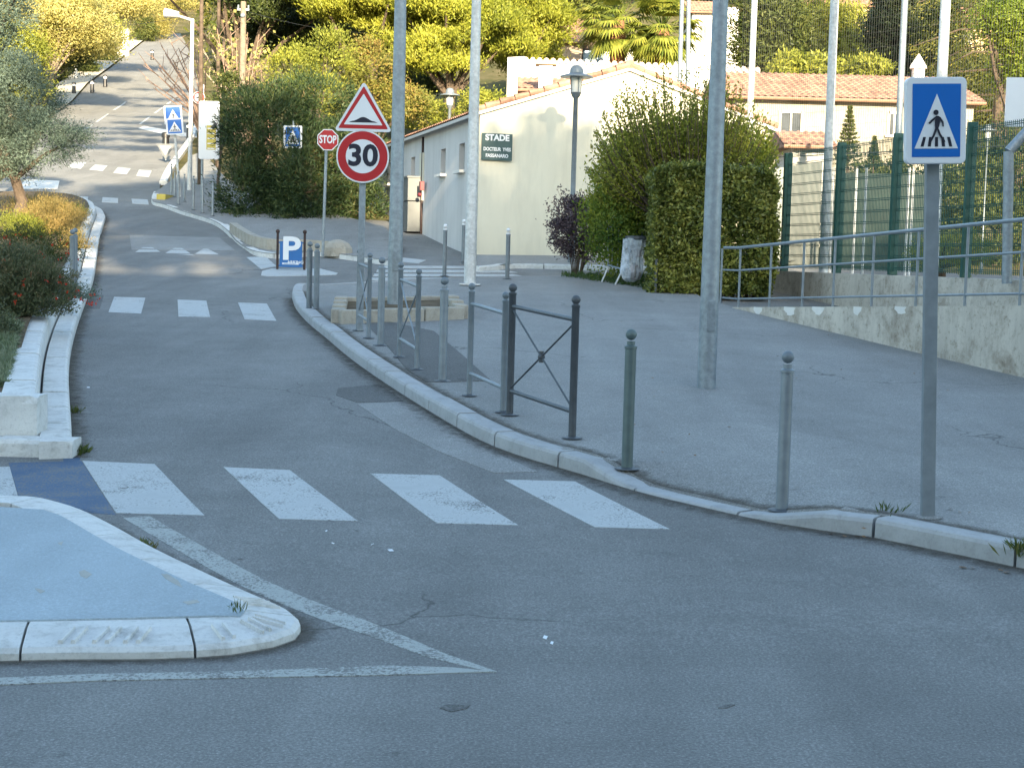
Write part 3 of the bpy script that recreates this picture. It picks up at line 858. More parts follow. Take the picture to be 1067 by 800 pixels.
# ------------------------------------------------------------------ poles and bollards
LEAN = 0
def ring_base(mb, r, z0=0): mb.lathe((0, 0, z0), [(r * 1.5, 0), (r * 1.5, .02), (r * 1.1, .05)], 12)
def make_pole(p, top, r0, r1, mat, label, plate=True, name='metal_pole', cat='pole', group=None, door=True):
    e = empty(name, p, 0, label, cat, group)
    mb = MB(); mb.lathe((0, 0, 0), [(r0, -.15), (r0, .4), (r1, top - p.z)], 16); mb.build('shaft', mat, e, smooth=True)
    if plate:
        mb = MB(); mb.box((0, 0, .012), (r0 * 3.4, r0 * 3.4, .024))
        mb.build('base_plate', mat, e)
    if door:
        mb = MB(); mb.box((0.01, -r0 * .93, .75), (r0 * .9, .02, .32)); mb.build('hatch', mat, e, bevel=.004)
    return e
p = hp(736, 404)
make_pole(p, 8.0, .098, .062, GALV, 'thick tapered galvanised pole standing alone on the open pavement', False)
p = hit(411, 322, .13)
make_pole(p, 9.0, .115, .072, GALV, 'tapered galvanised pole rising from the stone planter')
p = hp(489.5, 297)
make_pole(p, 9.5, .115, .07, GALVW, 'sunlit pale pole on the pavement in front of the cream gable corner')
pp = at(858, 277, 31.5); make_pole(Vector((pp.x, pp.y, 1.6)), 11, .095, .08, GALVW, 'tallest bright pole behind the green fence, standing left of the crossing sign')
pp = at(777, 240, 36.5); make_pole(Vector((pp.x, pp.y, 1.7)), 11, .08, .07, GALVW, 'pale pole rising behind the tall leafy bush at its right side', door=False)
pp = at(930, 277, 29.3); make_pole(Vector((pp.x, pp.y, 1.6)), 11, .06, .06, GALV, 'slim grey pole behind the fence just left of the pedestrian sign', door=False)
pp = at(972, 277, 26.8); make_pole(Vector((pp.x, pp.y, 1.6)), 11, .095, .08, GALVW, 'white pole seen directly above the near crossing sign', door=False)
for x0_, x1_, Yp, lb_ in ((709, 712, 40, 'left one of two thin poles behind the tall bush crown'), (721, 718, 40, 'right one of two thin poles behind the tall bush crown')):
    a = at(x0_, 83, Yp); b = at(x1_, -40, Yp)
    e = empty('thin_pole', (a.x, a.y, prof(Yp)), 0, lb_, 'pole', 'thin poles behind the bush')
    mb = MB(); mb.tube((0, 0, 0), (b.x - a.x, 0, b.z - prof(Yp)), .07, .055, 10); mb.build('shaft', GALV, e, smooth=True)
    mb = MB(); mb.tube((0, 0, 3.2), (0, 0, 3.5), .09, .09, 10); mb.build('collar', GREYP, e)
a = at(752, 90, 41); b = at(729, -12, 41)
mb = MB(); mb.tube((a.x + (a.x - b.x) * 1.5, 41, max(prof(41), a.z + (a.z - b.z) * -1.2)), b, .07, .05, 10)
tag(mb.build('slanting_stay', GALV, smooth=True), 'slanting grey stay pole leaning beside the two thin poles', 'pole')

def bollard(kind, label, group, h=1.1):
    e = empty('bollard', (0, 0, 0), 0, label, 'bollard', group)
    mats = {'green': (GREENG, GREENG), 'light': (GREYL, GREYP), 'dark': (GREYP, GREYP), 'white': (GREYP, SWHITE), 'black': (BLACKP, SWHITE), 'slim': (GALV, GREYL)}[kind]
    r = .043 if kind != 'slim' else .033
    mb = MB(); mb.lathe((0, 0, 0), [(r, -.05), (r, h - .15)], 16); mb.build('post', mats[0], e, smooth=True)
    mb = MB(); mb.lathe((0, 0, h - .15), [(r, 0), (r * 1.12, .004), (r * 1.12, .022), (r * .72, .032), (r * .72, .06)], 16)
    mb.build('collar', mats[0], e, smooth=True)
    mb = MB(); mb.ball((0, 0, h - .04), r * 1.0, 16)
    if kind == 'white': mb.lathe((0, 0, h - .15), [(r * 1.02, 0), (r * 1.02, .06)], 14)
    mb.build('ball_cap', mats[1], e, smooth=True)
    mb = MB(); mb.lathe((0, 0, 0), [(r * 2.3, .0), (r * 2.2, .006), (r * 1.3, .014)], 11); mb.build('base_ring', DARKP, e)
    return e
def set_h(px, base, top):
    p = hp(px, base); s = scale(p.y); return p, (base - top) / s
specs = [(653, 496, 350, 'green', 'dark grey-green bollard with ball cap beside the crosswalk end'),
         (814.5, 531, 364, 'light', 'light grey bollard with ball cap at the dropped kerb, nearest the large sign pole'),
         (461, 397, 289, 'light', 'thick light grey bollard between the two light grey barriers'),
         (396.5, 359.5, 268, 'light', 'light bollard farthest up the kerb, right of the speed sign pole'),
         (463, 287.5, 234, 'white', 'white-capped bollard on the left at the side street crossing'),
         (528.5, 290.5, 238, 'white', 'white-capped bollard standing before the cream gable wall'),
         (482.5, 273, 229, 'white', 'white-capped bollard nearest the corner of the cream building'),
         (322, 321.5, 252, 'dark', 'left of two dark bollards at the pavement corner by the parking sign'),
         (329.5, 322.5, 254, 'dark', 'right of two dark bollards at the pavement corner by the parking sign')]
for px, by, ty, kd, lb_ in specs:
    if px < 340 : p = hit(px, by, .12)
    else: p = hp(px, by)
    hgt = (by - ty) / scale(p.y)
    e = bollard(kd, lb_, 'ball-capped bollards on the right pavement', hgt); e.location = p - Vector((0, 0, .006))
for px, by, ty, lb_ in ((75.3, 304, 240, 'nearer grey bollard on the left kerb among the flowering shrubs'), (78.2, 300, 238.5, 'farther grey bollard on the left kerb among the flowering shrubs')):
    p = hit(px, by, .14); e = bollard('dark', lb_, 'bollards on the left bed kerb', (by - ty) / scale(p.y)); e.location = p
far = [(178.5, 204, 171), (182, 205.5, 177), (186, 213, 179), (192, 210, 181.5), (201.5, 219, 183.6), (211, 222, 185), (221.5, 225, 187.5)]
nth = ['first (leftmost)', 'second', 'third', 'fourth', 'fifth', 'sixth', 'rightmost']
for (px, by, ty), n_ in zip(far, nth):
    p = hit(px, by, .13); e = bollard('slim', n_ + ' slim bollard of the row at the bend beyond the oleander', 'slim bollards at the far bend', (by - ty) / scale(p.y)); e.location = p
blk = [(77, 99, 90, 'black and white bollard nearest the olive tree on the hill junction'), (96, 97, 88, 'middle black and white bollard on the hill junction'), (109.5, 91, 83, 'black and white bollard right of the middle one on the hill junction'),
       (158.5, 62.5, 56, 'small dark bollard highest up the hill road'), (197, 146, 131, 'dark bollard behind the far street light pole')]
for px, by, ty, lb_ in blk:
    p = hit(px, by, .02)
    h = max(.9, (by - ty) / scale(p.y)); r = h * .18
    e = empty('hill_bollard', p, 0, lb_, 'bollard', 'black bollards on the hill road')
    mb = MB(); mb.lathe((0, 0, 0), [(r, 0), (r * .8, h * .7)], 12); mb.build('post', BLACKP, e, smooth=True)
    mb = MB(); mb.lathe((0, 0, h * .7), [(r * .85, 0), (r * .85, h * .15)], 12); mb.build('band', SWHITE, e)
    mb = MB(); mb.lathe((0, 0, h * .85), [(r, 0), (r, h * .1), (r * .4, h * .17)], 12); mb.build('cap', BLACKP, e)
# black traffic beacon with give-way plate at the far bend
p = hit(172.5, 166, .13); h = 1.7
e = empty('traffic_beacon', p, 0, 'black bollard-shaped beacon behind the white give-way triangle at the far bend', 'beacon')
s = scale(p.y)
mb = MB(); mb.lathe((0, 0, 0), [(.05, 0), (.05, .5), (.17, .5), (.15, .95), (.19, .96), (.19, 1.15), (.11, 1.2)], 12); mb.build('body', BLACKP, e, smooth=True)
p = hit(172.5, 178, .13) if False else p
gw = empty('give_way_sign', at(172.5, 168, p.y - .6), 0, 'small pale give-way triangle plate pointing down below the beacon', 'sign')
gw.location.z = prof(p.y - .6) + .13; zz = at(172, 158, p.y - .6).z - gw.location.z
mb = MB(); mb.plate([(-.42, zz + .34), (0, zz - .36), (.42, zz + .34)], -.02, 0); mb.build('panel', plain('faded_plate', (.09, .10, .11), .6), gw)
mb = MB(); mb.plate([(-.26, zz + .24), (0, zz - .18), (.26, zz + .24)], -.028, -.021); mb.build('face', GREYL, gw)
mb = MB(); mb.tube((0, .03, 0), (0, .03, zz + .2), .03, n=8); mb.build('post', GALV, gw)

# pedestrian barriers along the kerb
def barrier(pa, pb, ha, mat, cap, label, knot=False, cross=True, thick=.029):
    pa, pb = Vector(pa), Vector(pb)
    d = pb - pa
    e = empty('pedestrian_barrier', pa, 0, label, 'barrier', 'cross-braced barriers on the kerb')
    for q in (Vector((0, 0, 0)), d):
        mb = MB(); mb.lathe(q, [(thick, -.02), (thick, ha - .07), (thick * 1.15, ha - .065), (thick * 1.15, ha - .05), (thick * .7, ha - .04), (thick * .7, ha - .03)], 14)
        po = mb.build('post', mat, e, smooth=True)
        mb = MB(); mb.ball(q + Vector((0, 0, ha - .005)), thick * 1.2, 14); mb.build('ball_cap', cap, po, smooth=True)
        mb = MB(); mb.lathe(q, [(thick * 2.7, 0), (thick * 2.5, .008), (thick * 1.3, .016)], 9); mb.build('base_ring', DARKP, po)
    zt, zb = ha - .17, .22
    u = Vector((0, 0, 1))
    for z in (zt, zb):
        mb = MB(); mb.tube(u * z, d + u * z, .018 if not knot else .02, n=10); mb.build('rail', mat, e, smooth=True)
    if cross:
        mb = MB(); mb.tube(u * (zt - .02), d + u * (zb + .02), .009, n=8); mb.build('cross_rod', mat, e)
        mb = MB(); mb.tube(d + u * (zt - .02), u * (zb + .02), .009, n=8); mb.build('cross_rod', mat, e)
        if knot:
            c = d * .5 + u * (zt + zb) / 2
            mb = MB(); mb.ball(c, .032, 10); mb.tube(c - u * .05, c + u * .05, .022, n=10); mb.build('knot', mat, e, smooth=True)
    return e
def pair(a, b): return hp(*a), hp(*b)
pa, pb = pair((531, 432.5), (596, 457)); barrier(pa, pb, (457 - 312) / scale(pb.y), DARKP, DARKP, 'dark grey barrier with crossed rods and a knot, nearest the crosswalk', True, thick=.032)
pa, pb = pair((489, 412.5), (524, 430)); barrier(pa, pb, (412 - 298) / scale(pa.y), GREYL, GREYP, 'light grey barrier joined to the left of the dark one', cross=False)
pa, pb = pair((416, 372), (434.5, 385)); barrier(pa, pb, (385 - 283) / scale(pb.y), GREYL, GREYP, 'light grey barrier with thin crossed rods right of the speed sign pole')
pa, pb = pair((373, 344.5), (384, 352.5)); barrier(pa, pb, (352 - 266) / scale(pb.y), GREYL, GREYP, 'light grey barrier farthest up the kerb at the speed sign pole')

# ------------------------------------------------------------------ signs
def rrect(w, h, r, n=6, cx=0, cz=0):
    out = []
    for (sx, sz, a0) in ((1, -1, -90), (1, 1, 0), (-1, 1, 90), (-1, -1, 180)):
        for k in range(n + 1):
            a = math.radians(a0 + 90 * k / n)
            out.append((cx + sx * (w / 2 - r) + r * math.cos(a), cz + sz * (h / 2 - r) + r * math.sin(a)))
    return out
def disc(r, n=48, cx=0, cz=0, ph=0): return [(cx + r * math.cos(2 * math.pi * k / n + ph), cz + r * math.sin(2 * math.pi * k / n + ph)) for k in range(n)]
def layer(name, poly, y, mat, parent, t=.0025):
    mb = MB(); mb.plate(poly, y, y + t); return mb.build(name, mat, parent)
def rtri(w, r, h=None, n=5, cz=0):
    """rounded triangle pointing up, overall width w"""
    h = h or w * .87
    P_ = [Vector((-w / 2, 0)), Vector((w / 2, 0)), Vector((0, h))]
    # inset centres then arcs
    cen = sum(P_, Vector((0, 0))) / 3
    out = []
    inn_ = []
    for p in P_:
        d = (cen - p).normalized(); inn_.append(p + d * r * 2)
    angs = [(-150, -90 + 0), (-90, 30), (30, 150)]
    A = [(150, 270), (-90, 30), (30, 150)]
    for c, (a0, a1) in zip(inn_, A):
        for k in range(n + 1):
            a = math.radians(a0 + (a1 - a0) * k / n); out.append((c.x + r * math.cos(a), c.y + r * math.sin(a) + cz))
    return out
def walker(parent, y, s, cx, cz, mat):
    """pedestrian pictogram, overall height s"""
    P1 = lambda pts: [(cx + x * s, cz + z * s) for x, z in pts]
    layer('pictogram', P1(disc(.078, 16, -.03, .42)), y, mat, parent)
    layer('pictogram', P1([(-.02, .32), (.06, .31), (.11, .20), (.07, .02), (.045, -.05), (-.05, -.05), (-.06, .05), (-.055, .2)]), y - .0006, mat, parent)
    layer('pictogram', P1([(-.02, .32), (-.06, .22), (-.22, .07), (-.26, .11), (-.15, .22)]), y - .0012, mat, parent)
    layer('pictogram', P1([(.05, .31), (.11, .27), (.20, .14), (.21, 0), (.17, 0), (.15, .12), (.08, .20)]), y - .0018, mat, parent)
    layer('pictogram', P1([(-.05, -.04), (.02, -.05), (-.06, -.26), (-.17, -.46), (-.25, -.46), (-.20, -.40), (-.13, -.26)]), y - .0024, mat, parent)
    layer('pictogram', P1([(-.01, -.04), (.045, -.05), (.12, -.22), (.24, -.40), (.26, -.46), (.18, -.42), (.06, -.25)]), y - .003, mat, parent)
def ped_sign(name, loc, w, h, label, rz=0, pole_to=None, box=.05, parts=True, pole_r=.04, square_pole=True, pmat=None, tilt=0, cat='sign', group=None, above=.0):
    """origin at the pole foot; the panel centre sits at loc"""
    e = empty(name, (loc.x, loc.y, pole_to if pole_to is not None else loc.z - h / 2), rz, label, cat, group)
    cz = loc.z - e.location.z
    f = -(box / 2 + (.05 if pole_to is not None else 0))
    mb = MB(); mb.plate(rrect(w, h, .035, 6, 0, cz), f - box / 2, f + box / 2); mb.build('panel', SWHITE, e, bevel=.006)
    y = f - box / 2 - .003
    layer('blue_field', rrect(w * .80, h * .845, .003, 2, 0, cz), y, SBLUE, e)
    tw = w * .72; th = h * .63; tb = cz - h * .325
    layer('white_triangle', [(-tw / 2, tb), (tw / 2, tb), (0, tb + th)], y - .003, SWHITE, e)
    if parts:
        for k in (-2, -1, 0, 1, 2):
            xb = k * tw * .165; sl_ = -k * tw * .027
            layer('pictogram_stripe', [(xb - tw * .036, tb + th * .035), (xb + tw * .036, tb + th * .035), (xb + tw * .032 + sl_, tb + th * .21), (xb - tw * .032 + sl_, tb + th * .21)], y - .006, SNAVY, e)
        walker(e, y - .009, th * .62, 0, tb + th * .40, SNAVY)
    else:
        layer('pictogram', [(-.05 * w, tb + th * .62), (.05 * w, tb + th * .62), (.11 * w, tb + .1 * th), (.04 * w, tb + .1 * th), (0, tb + th * .3), (-.06 * w, tb + th * .1), (-.12 * w, tb + .1 * th)], y - .006, SNAVY, e)
    if pole_to is not None:
        pm = pmat or GREYL
        mb = MB()
        if square_pole: mb.box((0, .0, (cz + h / 2 - .03) / 2), (pole_r * 2, pole_r * 1.1, cz + h / 2 - .03))
        else: mb.tube((0, 0, -.05), (0, 0, cz + h / 2 + above), pole_r, n=12)
        mb.build('pole', pm, e, bevel=.004)
    return e
# near large sign
p = hp(966.5, 539); s = scale(p.y)
wn_, hn_ = 62.5 / s, 87 / s
c = at(973, 127, p.y)
e = ped_sign('crossing_sign', Vector((p.x, p.y, c.z)), wn_, hn_, 'large blue pedestrian crossing sign on a grey pole by the dropped kerb', math.radians(-4), p.z, .055, pole_r=.043)
e.rotation_euler = (0, math.radians(-2.1), math.radians(4))
for ch in e.children:
    if ch.name.split('.')[0] != 'pole': ch.location.x = -.012
mb = MB(); mb.lathe((0, 0, 0), [(.10, 0), (.09, .004), (.06, .010)], 10); mb.build('base_ring', PAVE, e)
mb = MB()
for zz in (c.z - p.z - hn_ * .28, c.z - p.z + hn_ * .28): mb.box((0, -.012, zz), (.16, .05, .045))
mb.build('clamp', GALV, e)
# hump + 30 sign
p = hp(375, 345); s = scale(p.y)
sg = empty('speed_sign', p, math.radians(2), 'round red and white 30 limit sign with a hump warning triangle above it', 'sign')
zc = at(377.5, 163.5, p.y).z - p.z; zt = at(380, 136, p.y).z - p.z
hgt = at(380, 90, p.y).z - p.z
mb = MB(); mb.box((0, .0, (hgt) / 2), (.085, .05, hgt)); mb.build('pole', GALV, sg, bevel=.005)
R_ = 27 / s
mb = MB(); mb.plate(disc(R_), -.075, -.035); mb.v = [(x, y, z + zc) for x, y, z in mb.v]; mb.build('round_panel', SWHITE, sg)
def dl(name, r, y, m): layer(name, disc(r, 48, 0, zc), y, m, sg)
dl('red_ring', R_ * .945, -.078, SRED); dl('white_disc', R_ * .64, -.081, SWHITE)
text_mesh('30', .39, SNAVY, sg, (0, -.084, zc + .0), name='numerals', bold=.012, sx=1.04)
tw = 55 / s; th = 48 / s
layer('triangle_panel', rtri(tw + .06, .03, th + .04, cz=zt - .02), -.075, SWHITE, sg, .04)
layer('red_triangle', rtri(tw * .93, .012, th * .90, cz=zt + .016), -.079, SRED, sg)
layer('white_triangle', rtri(tw * .72, .006, th * .66, cz=zt + .065), -.083, SWHITE, sg)
hb = [(-.27 * tw, 0)]
for k in range(-8, 9): hb.append((k / 8 * .20 * tw, .085 * th * (math.cos(k / 8 * math.pi) * .5 + .5) + .018))
hb.append((.27 * tw, 0))
layer('hump_symbol', [(x, z + zt + th * .155) for x, z in hb][::-1], -.087, SNAVY, sg)
# stop sign
p = hit(336.5, 254, .35); s = scale(p.y)
st = empty('stop_sign', p, math.radians(3), 'red octagonal STOP sign on a thin pole before the oleander', 'sign')
zc = at(339, 146, p.y).z - p.z; R_ = 11.6 / s
mb = MB(); mb.tube((0, 0, -.3), (0.05, 0, zc + R_ * .9), .035, n=10); mb.build('pole', GALV, st, smooth=True)
layer('panel', disc(R_, 8, .08, zc, math.pi / 8), -.07, SWHITE, st, .03)
layer('red_face', disc(R_ * .91, 8, .08, zc, math.pi / 8), -.074, SRED, st)
text_mesh('STOP', .25, SWHITE, st, (.08, -.078, zc), bold=.008, sx=.66)
# sign inside the oleander (back of the crossing)
p = hit(309, 257, .3); Yp = 48.15
c = at(305.5, 143, Yp)
e = ped_sign('crossing_sign', c, 19 / scale(Yp), 23 / scale(Yp), 'small blue crossing sign half buried in the oleander leaves', 0, prof(Yp) + .3, .04, pole_r=.03, square_pole=False, parts=False, pmat=GALV, above=.15)
# doubled signs at the far bend
p = hit(187.5, 205, .13); s = scale(p.y)
c = at(180.5, 120, p.y)
e = ped_sign('crossing_sign', Vector((c.x + .12, p.y, c.z)), 18.5 / s, 19 / s, 'upper blue crossing sign of the leaning double pole at the far bend', 0, p.z, .05, pole_r=.045, square_pole=False, parts=True, pmat=GALVW)
e.location.x = p.x
e.rotation_euler = (0, math.radians(-5.0), math.radians(6))
c2 = at(184, 132.5, p.y)
e = ped_sign('crossing_sign', Vector((c2.x, p.y - .14, c2.z)), 17.5 / s, 16.5 / s, 'lower tilted blue crossing sign on the leaning double pole at the far bend', 0, None, .05, parts=True)
e.rotation_euler = (0, math.radians(-5), math.radians(6)); e.location.y = p.y - .16
# round red-ringed sign
p = hit(207, 160, .13); Yp = p.y
c = at(207.5, 102, Yp)
e = empty('no_overtaking_sign', (c.x, Yp, prof(Yp)), 0, 'round white sign with red ring and dark symbol above the white panel', 'sign')
R_ = 6.3 / scale(Yp); zc = c.z - prof(Yp)
layer('panel', disc(R_, 24, 0, zc), -.06, SWHITE, e, .03); layer('red_ring', disc(R_ * .95, 24, 0, zc), -.064, SRED, e); layer('white_disc', disc(R_ * .68, 24, 0, zc), -.068, SWHITE, e)
layer('symbol', rrect(R_ * .42, R_ * .22, .02, 3, -R_ * .26, zc), -.072, SNAVY, e); layer('symbol', rrect(R_ * .42, R_ * .22, .02, 3, R_ * .28, zc), -.072, SRED, e)
mb = MB(); mb.tube((0, 0, 0), (0, 0, zc + R_), .04, n=8); mb.build('pole', GALV, e)
# white advertising panel seen edge of oleander
p = hit(211, 206, .13); Yp = p.y; s = scale(Yp)
c = at(218, 136, Yp)
e = empty('notice_panel', (c.x, Yp, prof(Yp) + .1), 0, 'tall white notice panel on a thin post, partly behind the oleander', 'notice panel')
zc = c.z - e.location.z; w_, h_ = 21 / s, 59 / s
mb = MB(); mb.plate(rrect(w_, h_, .06, 4, 0, zc), -.06, .04); mb.build('panel', SWHITE, e)
layer('poster', rrect(w_ * .46, h_ * .42, .02, 3, .08, zc - .25), -.063, TIN, e)
for k in range(5): layer('poster_line', rrect(w_ * .36, h_ * .02, .005, 2, .08, zc - .62 + k * .17), -.066, SWHITE, e)
layer('mark', [(.05, zc + .10), (.22, zc + .28), (.30, zc + .22), (.18, zc + .02)], -.066, SNAVY, e)
mb = MB()
mb.tube((-w_ * .33, 0, 0), (-w_ * .33, 0, zc), .045, n=10)
mb.build('post', GALV, e)
# parking board
p = hit(303, 281, .02); s = scale(p.y)
e = empty('parking_board', p, math.radians(2), 'blue parking board with a white P between two thin rusty posts', 'sign')
zc = at(303.5, 265, p.y).z - p.z; w_, h_ = 23 / s, 26.5 / s
for sx in (-1, 1):
    mb = MB(); mb.tube((sx * (w_ / 2 + .05), 0, 0), (sx * (w_ / 2 + .05), 0, h_ + .26), .026, n=8)
    mb.ball((sx * (w_ / 2 + .05), 0, h_ + .26), .045); mb.build('post', RUST, e)
mb = MB(); mb.plate([(-w_ / 2, zc - h_ / 2), (w_ / 2, zc - h_ / 2), (w_ / 2, zc + h_ / 2), (-w_ / 2, zc + h_ / 2)], -.03, .0)
for z in (zc - h_ * .45, zc + h_ * .45): mb.box((0, .015, z), (w_ + .1, .02, .03))
mb.build('board', plain('board_blue', (.02, .13, .36), .5, 0, .08, 4), e)
text_mesh('P', .68, SWHITE, e, (0.0, -.033, zc + .10), bold=.018, sx=1.15)
text_mesh('ARKING', .085, SWHITE, e, (.10, -.033, zc - .17), bold=.002, sx=1.1)
layer('white_strip', [(-w_ * .38, zc - h_ * .40), (w_ * .36, zc - h_ * .40), (w_ * .36, zc - h_ * .33), (-w_ * .38, zc - h_ * .33)], -.033, SWHITE, e)
layer('strip_blot', [(-.16, zc - h_ * .385), (.12, zc - h_ * .385), (.12, zc - h_ * .345), (-.16, zc - h_ * .345)], -.037, plain('faded_print', (.40, .48, .58), .5, 0, .35, 30), e)

# ------------------------------------------------------------------ lamps
def hat_lamp(px, base_y, top_y, Y, label, zb=None, k_=1.0):
    a = at(px, top_y, Y); zb = prof(Y) + .1 if zb is None else zb
    e = empty('park_lamp', (a.x, Y, zb), 0, label, 'street lamp', 'hat-shaped park lamps')
    H = (a.z - zb) / k_; e.scale = (k_, k_, k_)
    mb = MB(); mb.lathe((0, 0, 0), [(.085, 0), (.085, 1.0), (.06, 1.05), (.055, H - .75), (.09, H - .72), (.13, H - .62)], 14); mb.build('pole', GREYP, e, smooth=True)
    mb = MB(); mb.lathe((0, 0, H - .62), [(.10, 0), (.13, .30), (.13, .34)], 14); mb.build('lantern', plain('frosted_lantern', (.70, .70, .66), .3, 0, .05), e, smooth=True)
    mb = MB()
    for k in range(4):
        a_ = k * math.pi / 2 + .4
        mb.tube((math.cos(a_) * .12, math.sin(a_) * .12, H - .62), (math.cos(a_) * .15, math.sin(a_) * .15, H - .26), .012, n=6)
    mb.build('cage', GREYP, e)
    mb = MB(); mb.lathe((0, 0, H - .28), [(.38, 0), (.37, .03), (.20, .08), (.16, .10), (.15, .20), (.09, .27), (.02, .285)], 18); mb.build('hat', GREYP, e, smooth=True)
hat_lamp(601, 283, 68, 35.6, 'grey hat-shaped lamp in front of the cream gable wall')
hat_lamp(469, 0, 92, 58, 'grey hat-shaped lamp rising behind the long tiled roof', zb=4.5)
hat_lamp(1030, 0, 130, 36, 'small green hat-shaped lamp seen through the mesh fence', zb=1.7, k_=.5)
# far street light
p = hit(197.5, 198, .13); Yp = p.y; s = scale(Yp)
e = empty('street_light', p, 0, 'tall pale street light with a long arm at the far bend', 'street light')
tp = at(200.5, 20, Yp) - p; ar = at(182, 15.5, Yp) - p; hd = at(171.5, 13.5, Yp) - p
mb = MB(); mb.tube((0, 0, -.1), tp, .085, .065, 12); mb.build('pole', GALVW, e, smooth=True)
mb = MB(); mb.tube(tp - Vector((0, 0, .05)), ar, .05, .04, 10); mb.build('arm', GALVW, e)
mb = MB(); mb.tube(ar + Vector((.15, 0, 0)), hd, .11, .17, 10); mb.build('lamp_head', GALVW, e, smooth=True)
# wooden utility pole with wires
Yp = 56.0
a = at(252, 150, Yp); b = at(249.5, 2, Yp)
e = empty('utility_pole', (a.x, Yp, prof(Yp)), 0, 'weathered wooden utility pole above the oleander', 'utility pole')
H = b.z - prof(Yp)
mb = MB(); mb.lathe((0, 0, 0), [(.14, 0), (.10, H)], 12); mb.build('shaft', WOOD, e, smooth=True)
mb = MB(); mb.box((0, 0, H - .28), (.42, .08, .07)); mb.tube((-.18, 0, H - .24), (-.18, 0, H - .12), .03); mb.tube((.18, 0, H - .24), (.18, 0, H - .12), .03); mb.ball((0, -.1, H - .5), .09)
mb.build('crossarm', GALV, e)
def wire(a, b, sag, label, r=.012):
    mb = MB(); pts = []
    for k in range(15):
        t = k / 14; q = Vector(a).lerp(Vector(b), t); q.z -= sag * 4 * t * (1 - t); pts.append(q)
    mb.path(pts, r, n=5); tag(mb.build('overhead_wire', BLACKP), label, 'wire', 'overhead wires')
t0_ = Vector((a.x, Yp, prof(Yp) + H - .3))
wire(t0_, at(420, 34, 70), .3, 'overhead wire running from the wooden pole to the right across the pines')
wire(t0_, at(312, 46, 66), .2, 'short steep wire dropping from the wooden pole into the trees')
wire(at(-20, 27, 90), at(180, 20, 105), .4, 'thin wire crossing in front of the sunlit yellow trees')

# ------------------------------------------------------------------ planter ring round the pole
c0, c1, c2_, c3 = hp(352, 337), hp(481, 332), hp(468, 317), hp(356, 319)
e = empty('stone_planter', (c0 + c1 + c2_ + c3) / 4, 0, 'low rectangular ring of pale kerb stones round the planter pole', 'planter')
o_ = e.location
cs = [c0, c1, c2_, c3]
for i in range(4):
    a, b = cs[i] - o_, cs[(i + 1) % 4] - o_
    L_ = (b - a).length; n = max(1, round(L_ / .7)); d = (b - a).normalized()
    for k in range(n):
        m0 = a + d * (L_ * k / n + .008); m1 = a + d * (L_ * (k + 1) / n - .008); m = (m0 + m1) / 2
        mb = MB(); hh = .24 if i != 2 else .2
        mb.box((m.x, m.y, m.z + hh / 2 - .06), ((m1 - m0).length, .2, hh), math.atan2(d.y, d.x))
        mb.build('kerb_stone', PLST, e, bevel=.02)
mb = MB(); mb.add([q - o_ + Vector((0, 0, .08)) for q in cs], [(0, 1, 2, 3)]); mb.build('earth_fill', SOIL, e)

# ------------------------------------------------------------------ ramp: low wall, railing, back wall, fence
RA, RB = Vector((3.55, 26.4)), Vector((5.87, 17.6))
rd = (RB - RA).normalized(); rn = Vector((-rd.y, rd.x))     # rn points to the right (+x)
if rn.x < 0: rn = -rn
RLEN = (RB - RA).length
def rp(t): return RA + rd * t
def rtop(t): return 1.055 + (1.40 - 1.055) * max(0, t - .5) / (RLEN - .5)
T1 = RLEN + 6
mb = MB()
N = 12
for k in range(N):
    t0, t1 = .5 + (T1 - .5) * k / N, .5 + (T1 - .5) * (k + 1) / N
    vs_ = []
    for t in (t0, t1):
        q = rp(t); z1 = rtop(t); zb = -.2
        vs_ += [(q.x, q.y, zb), (q.x, q.y, z1), (q.x + rn.x * .22, q.y + rn.y * .22, z1), (q.x + rn.x * .22, q.y + rn.y * .22, zb)]
    mb.add(vs_, [(0, 1, 5, 4), (1, 2, 6, 5), (2, 3, 7, 6)] + ([(0, 3, 2, 1)] if k == 0 else []) + ([(4, 5, 6, 7)] if k == N - 1 else []))
rw_ = tag(mb.build('ramp_wall', CONC), 'low weathered concrete wall carrying the ramp railing', 'wall')
RAMPW = rw_
q0, q1 = rp(.3) + rn * .2, rp(T1) + rn * .2
q2, q3 = q1 + rn * 2.75, q0 + rn * 2.75
mb = MB(); mb.add([(q0.x, q0.y, 1.03), (q1.x, q1.y, rtop(T1) - .03), (q2.x, q2.y, rtop(T1) - .03), (q3.x, q3.y, 1.03)], [(0, 1, 2, 3)])
tag(mb.build('ramp_floor', PAVE), kind='structure')
rl = empty('ramp_railing', (RA.x, RA.y, 1.0), 0, 'grey three-bar pipe railing running along the concrete ramp', 'railing')
o_ = rl.location
def rpt(t, z): q = rp(t) + rn * .09; return Vector((q.x, q.y, rtop(t) + z)) - o_
for z, r in ((1.0, .026), (.62, .017), (.14, .017)):
    mb = MB(); mb.tube(rpt(-.15, z), rpt(.5, z), r, n=10); mb.tube(rpt(.5, z), rpt(T1 - .2, z), r, n=10); mb.build('rail', GREYL, rl, smooth=True)
def t_at(px):
    lo, hi = -1, T1
    for _ in range(40):
        m = (lo + hi) / 2; q = rp(m) + rn * .09
        v = Vector((q.x, q.y, 1.3 - CAMZ)); x = 533.5 + FPX * v.dot(RTV) / v.dot(FWD)
        if x < px: lo = m
        else: hi = m
    return lo
for px in (751, 770, 802, 836, 868, 908, 954, 1005, 1062):
    t = t_at(px); mb = MB(); mb.tube(rpt(t, -.02), rpt(t, .985), .019, n=10); mb.build('post', GREYL, rl, smooth=True)
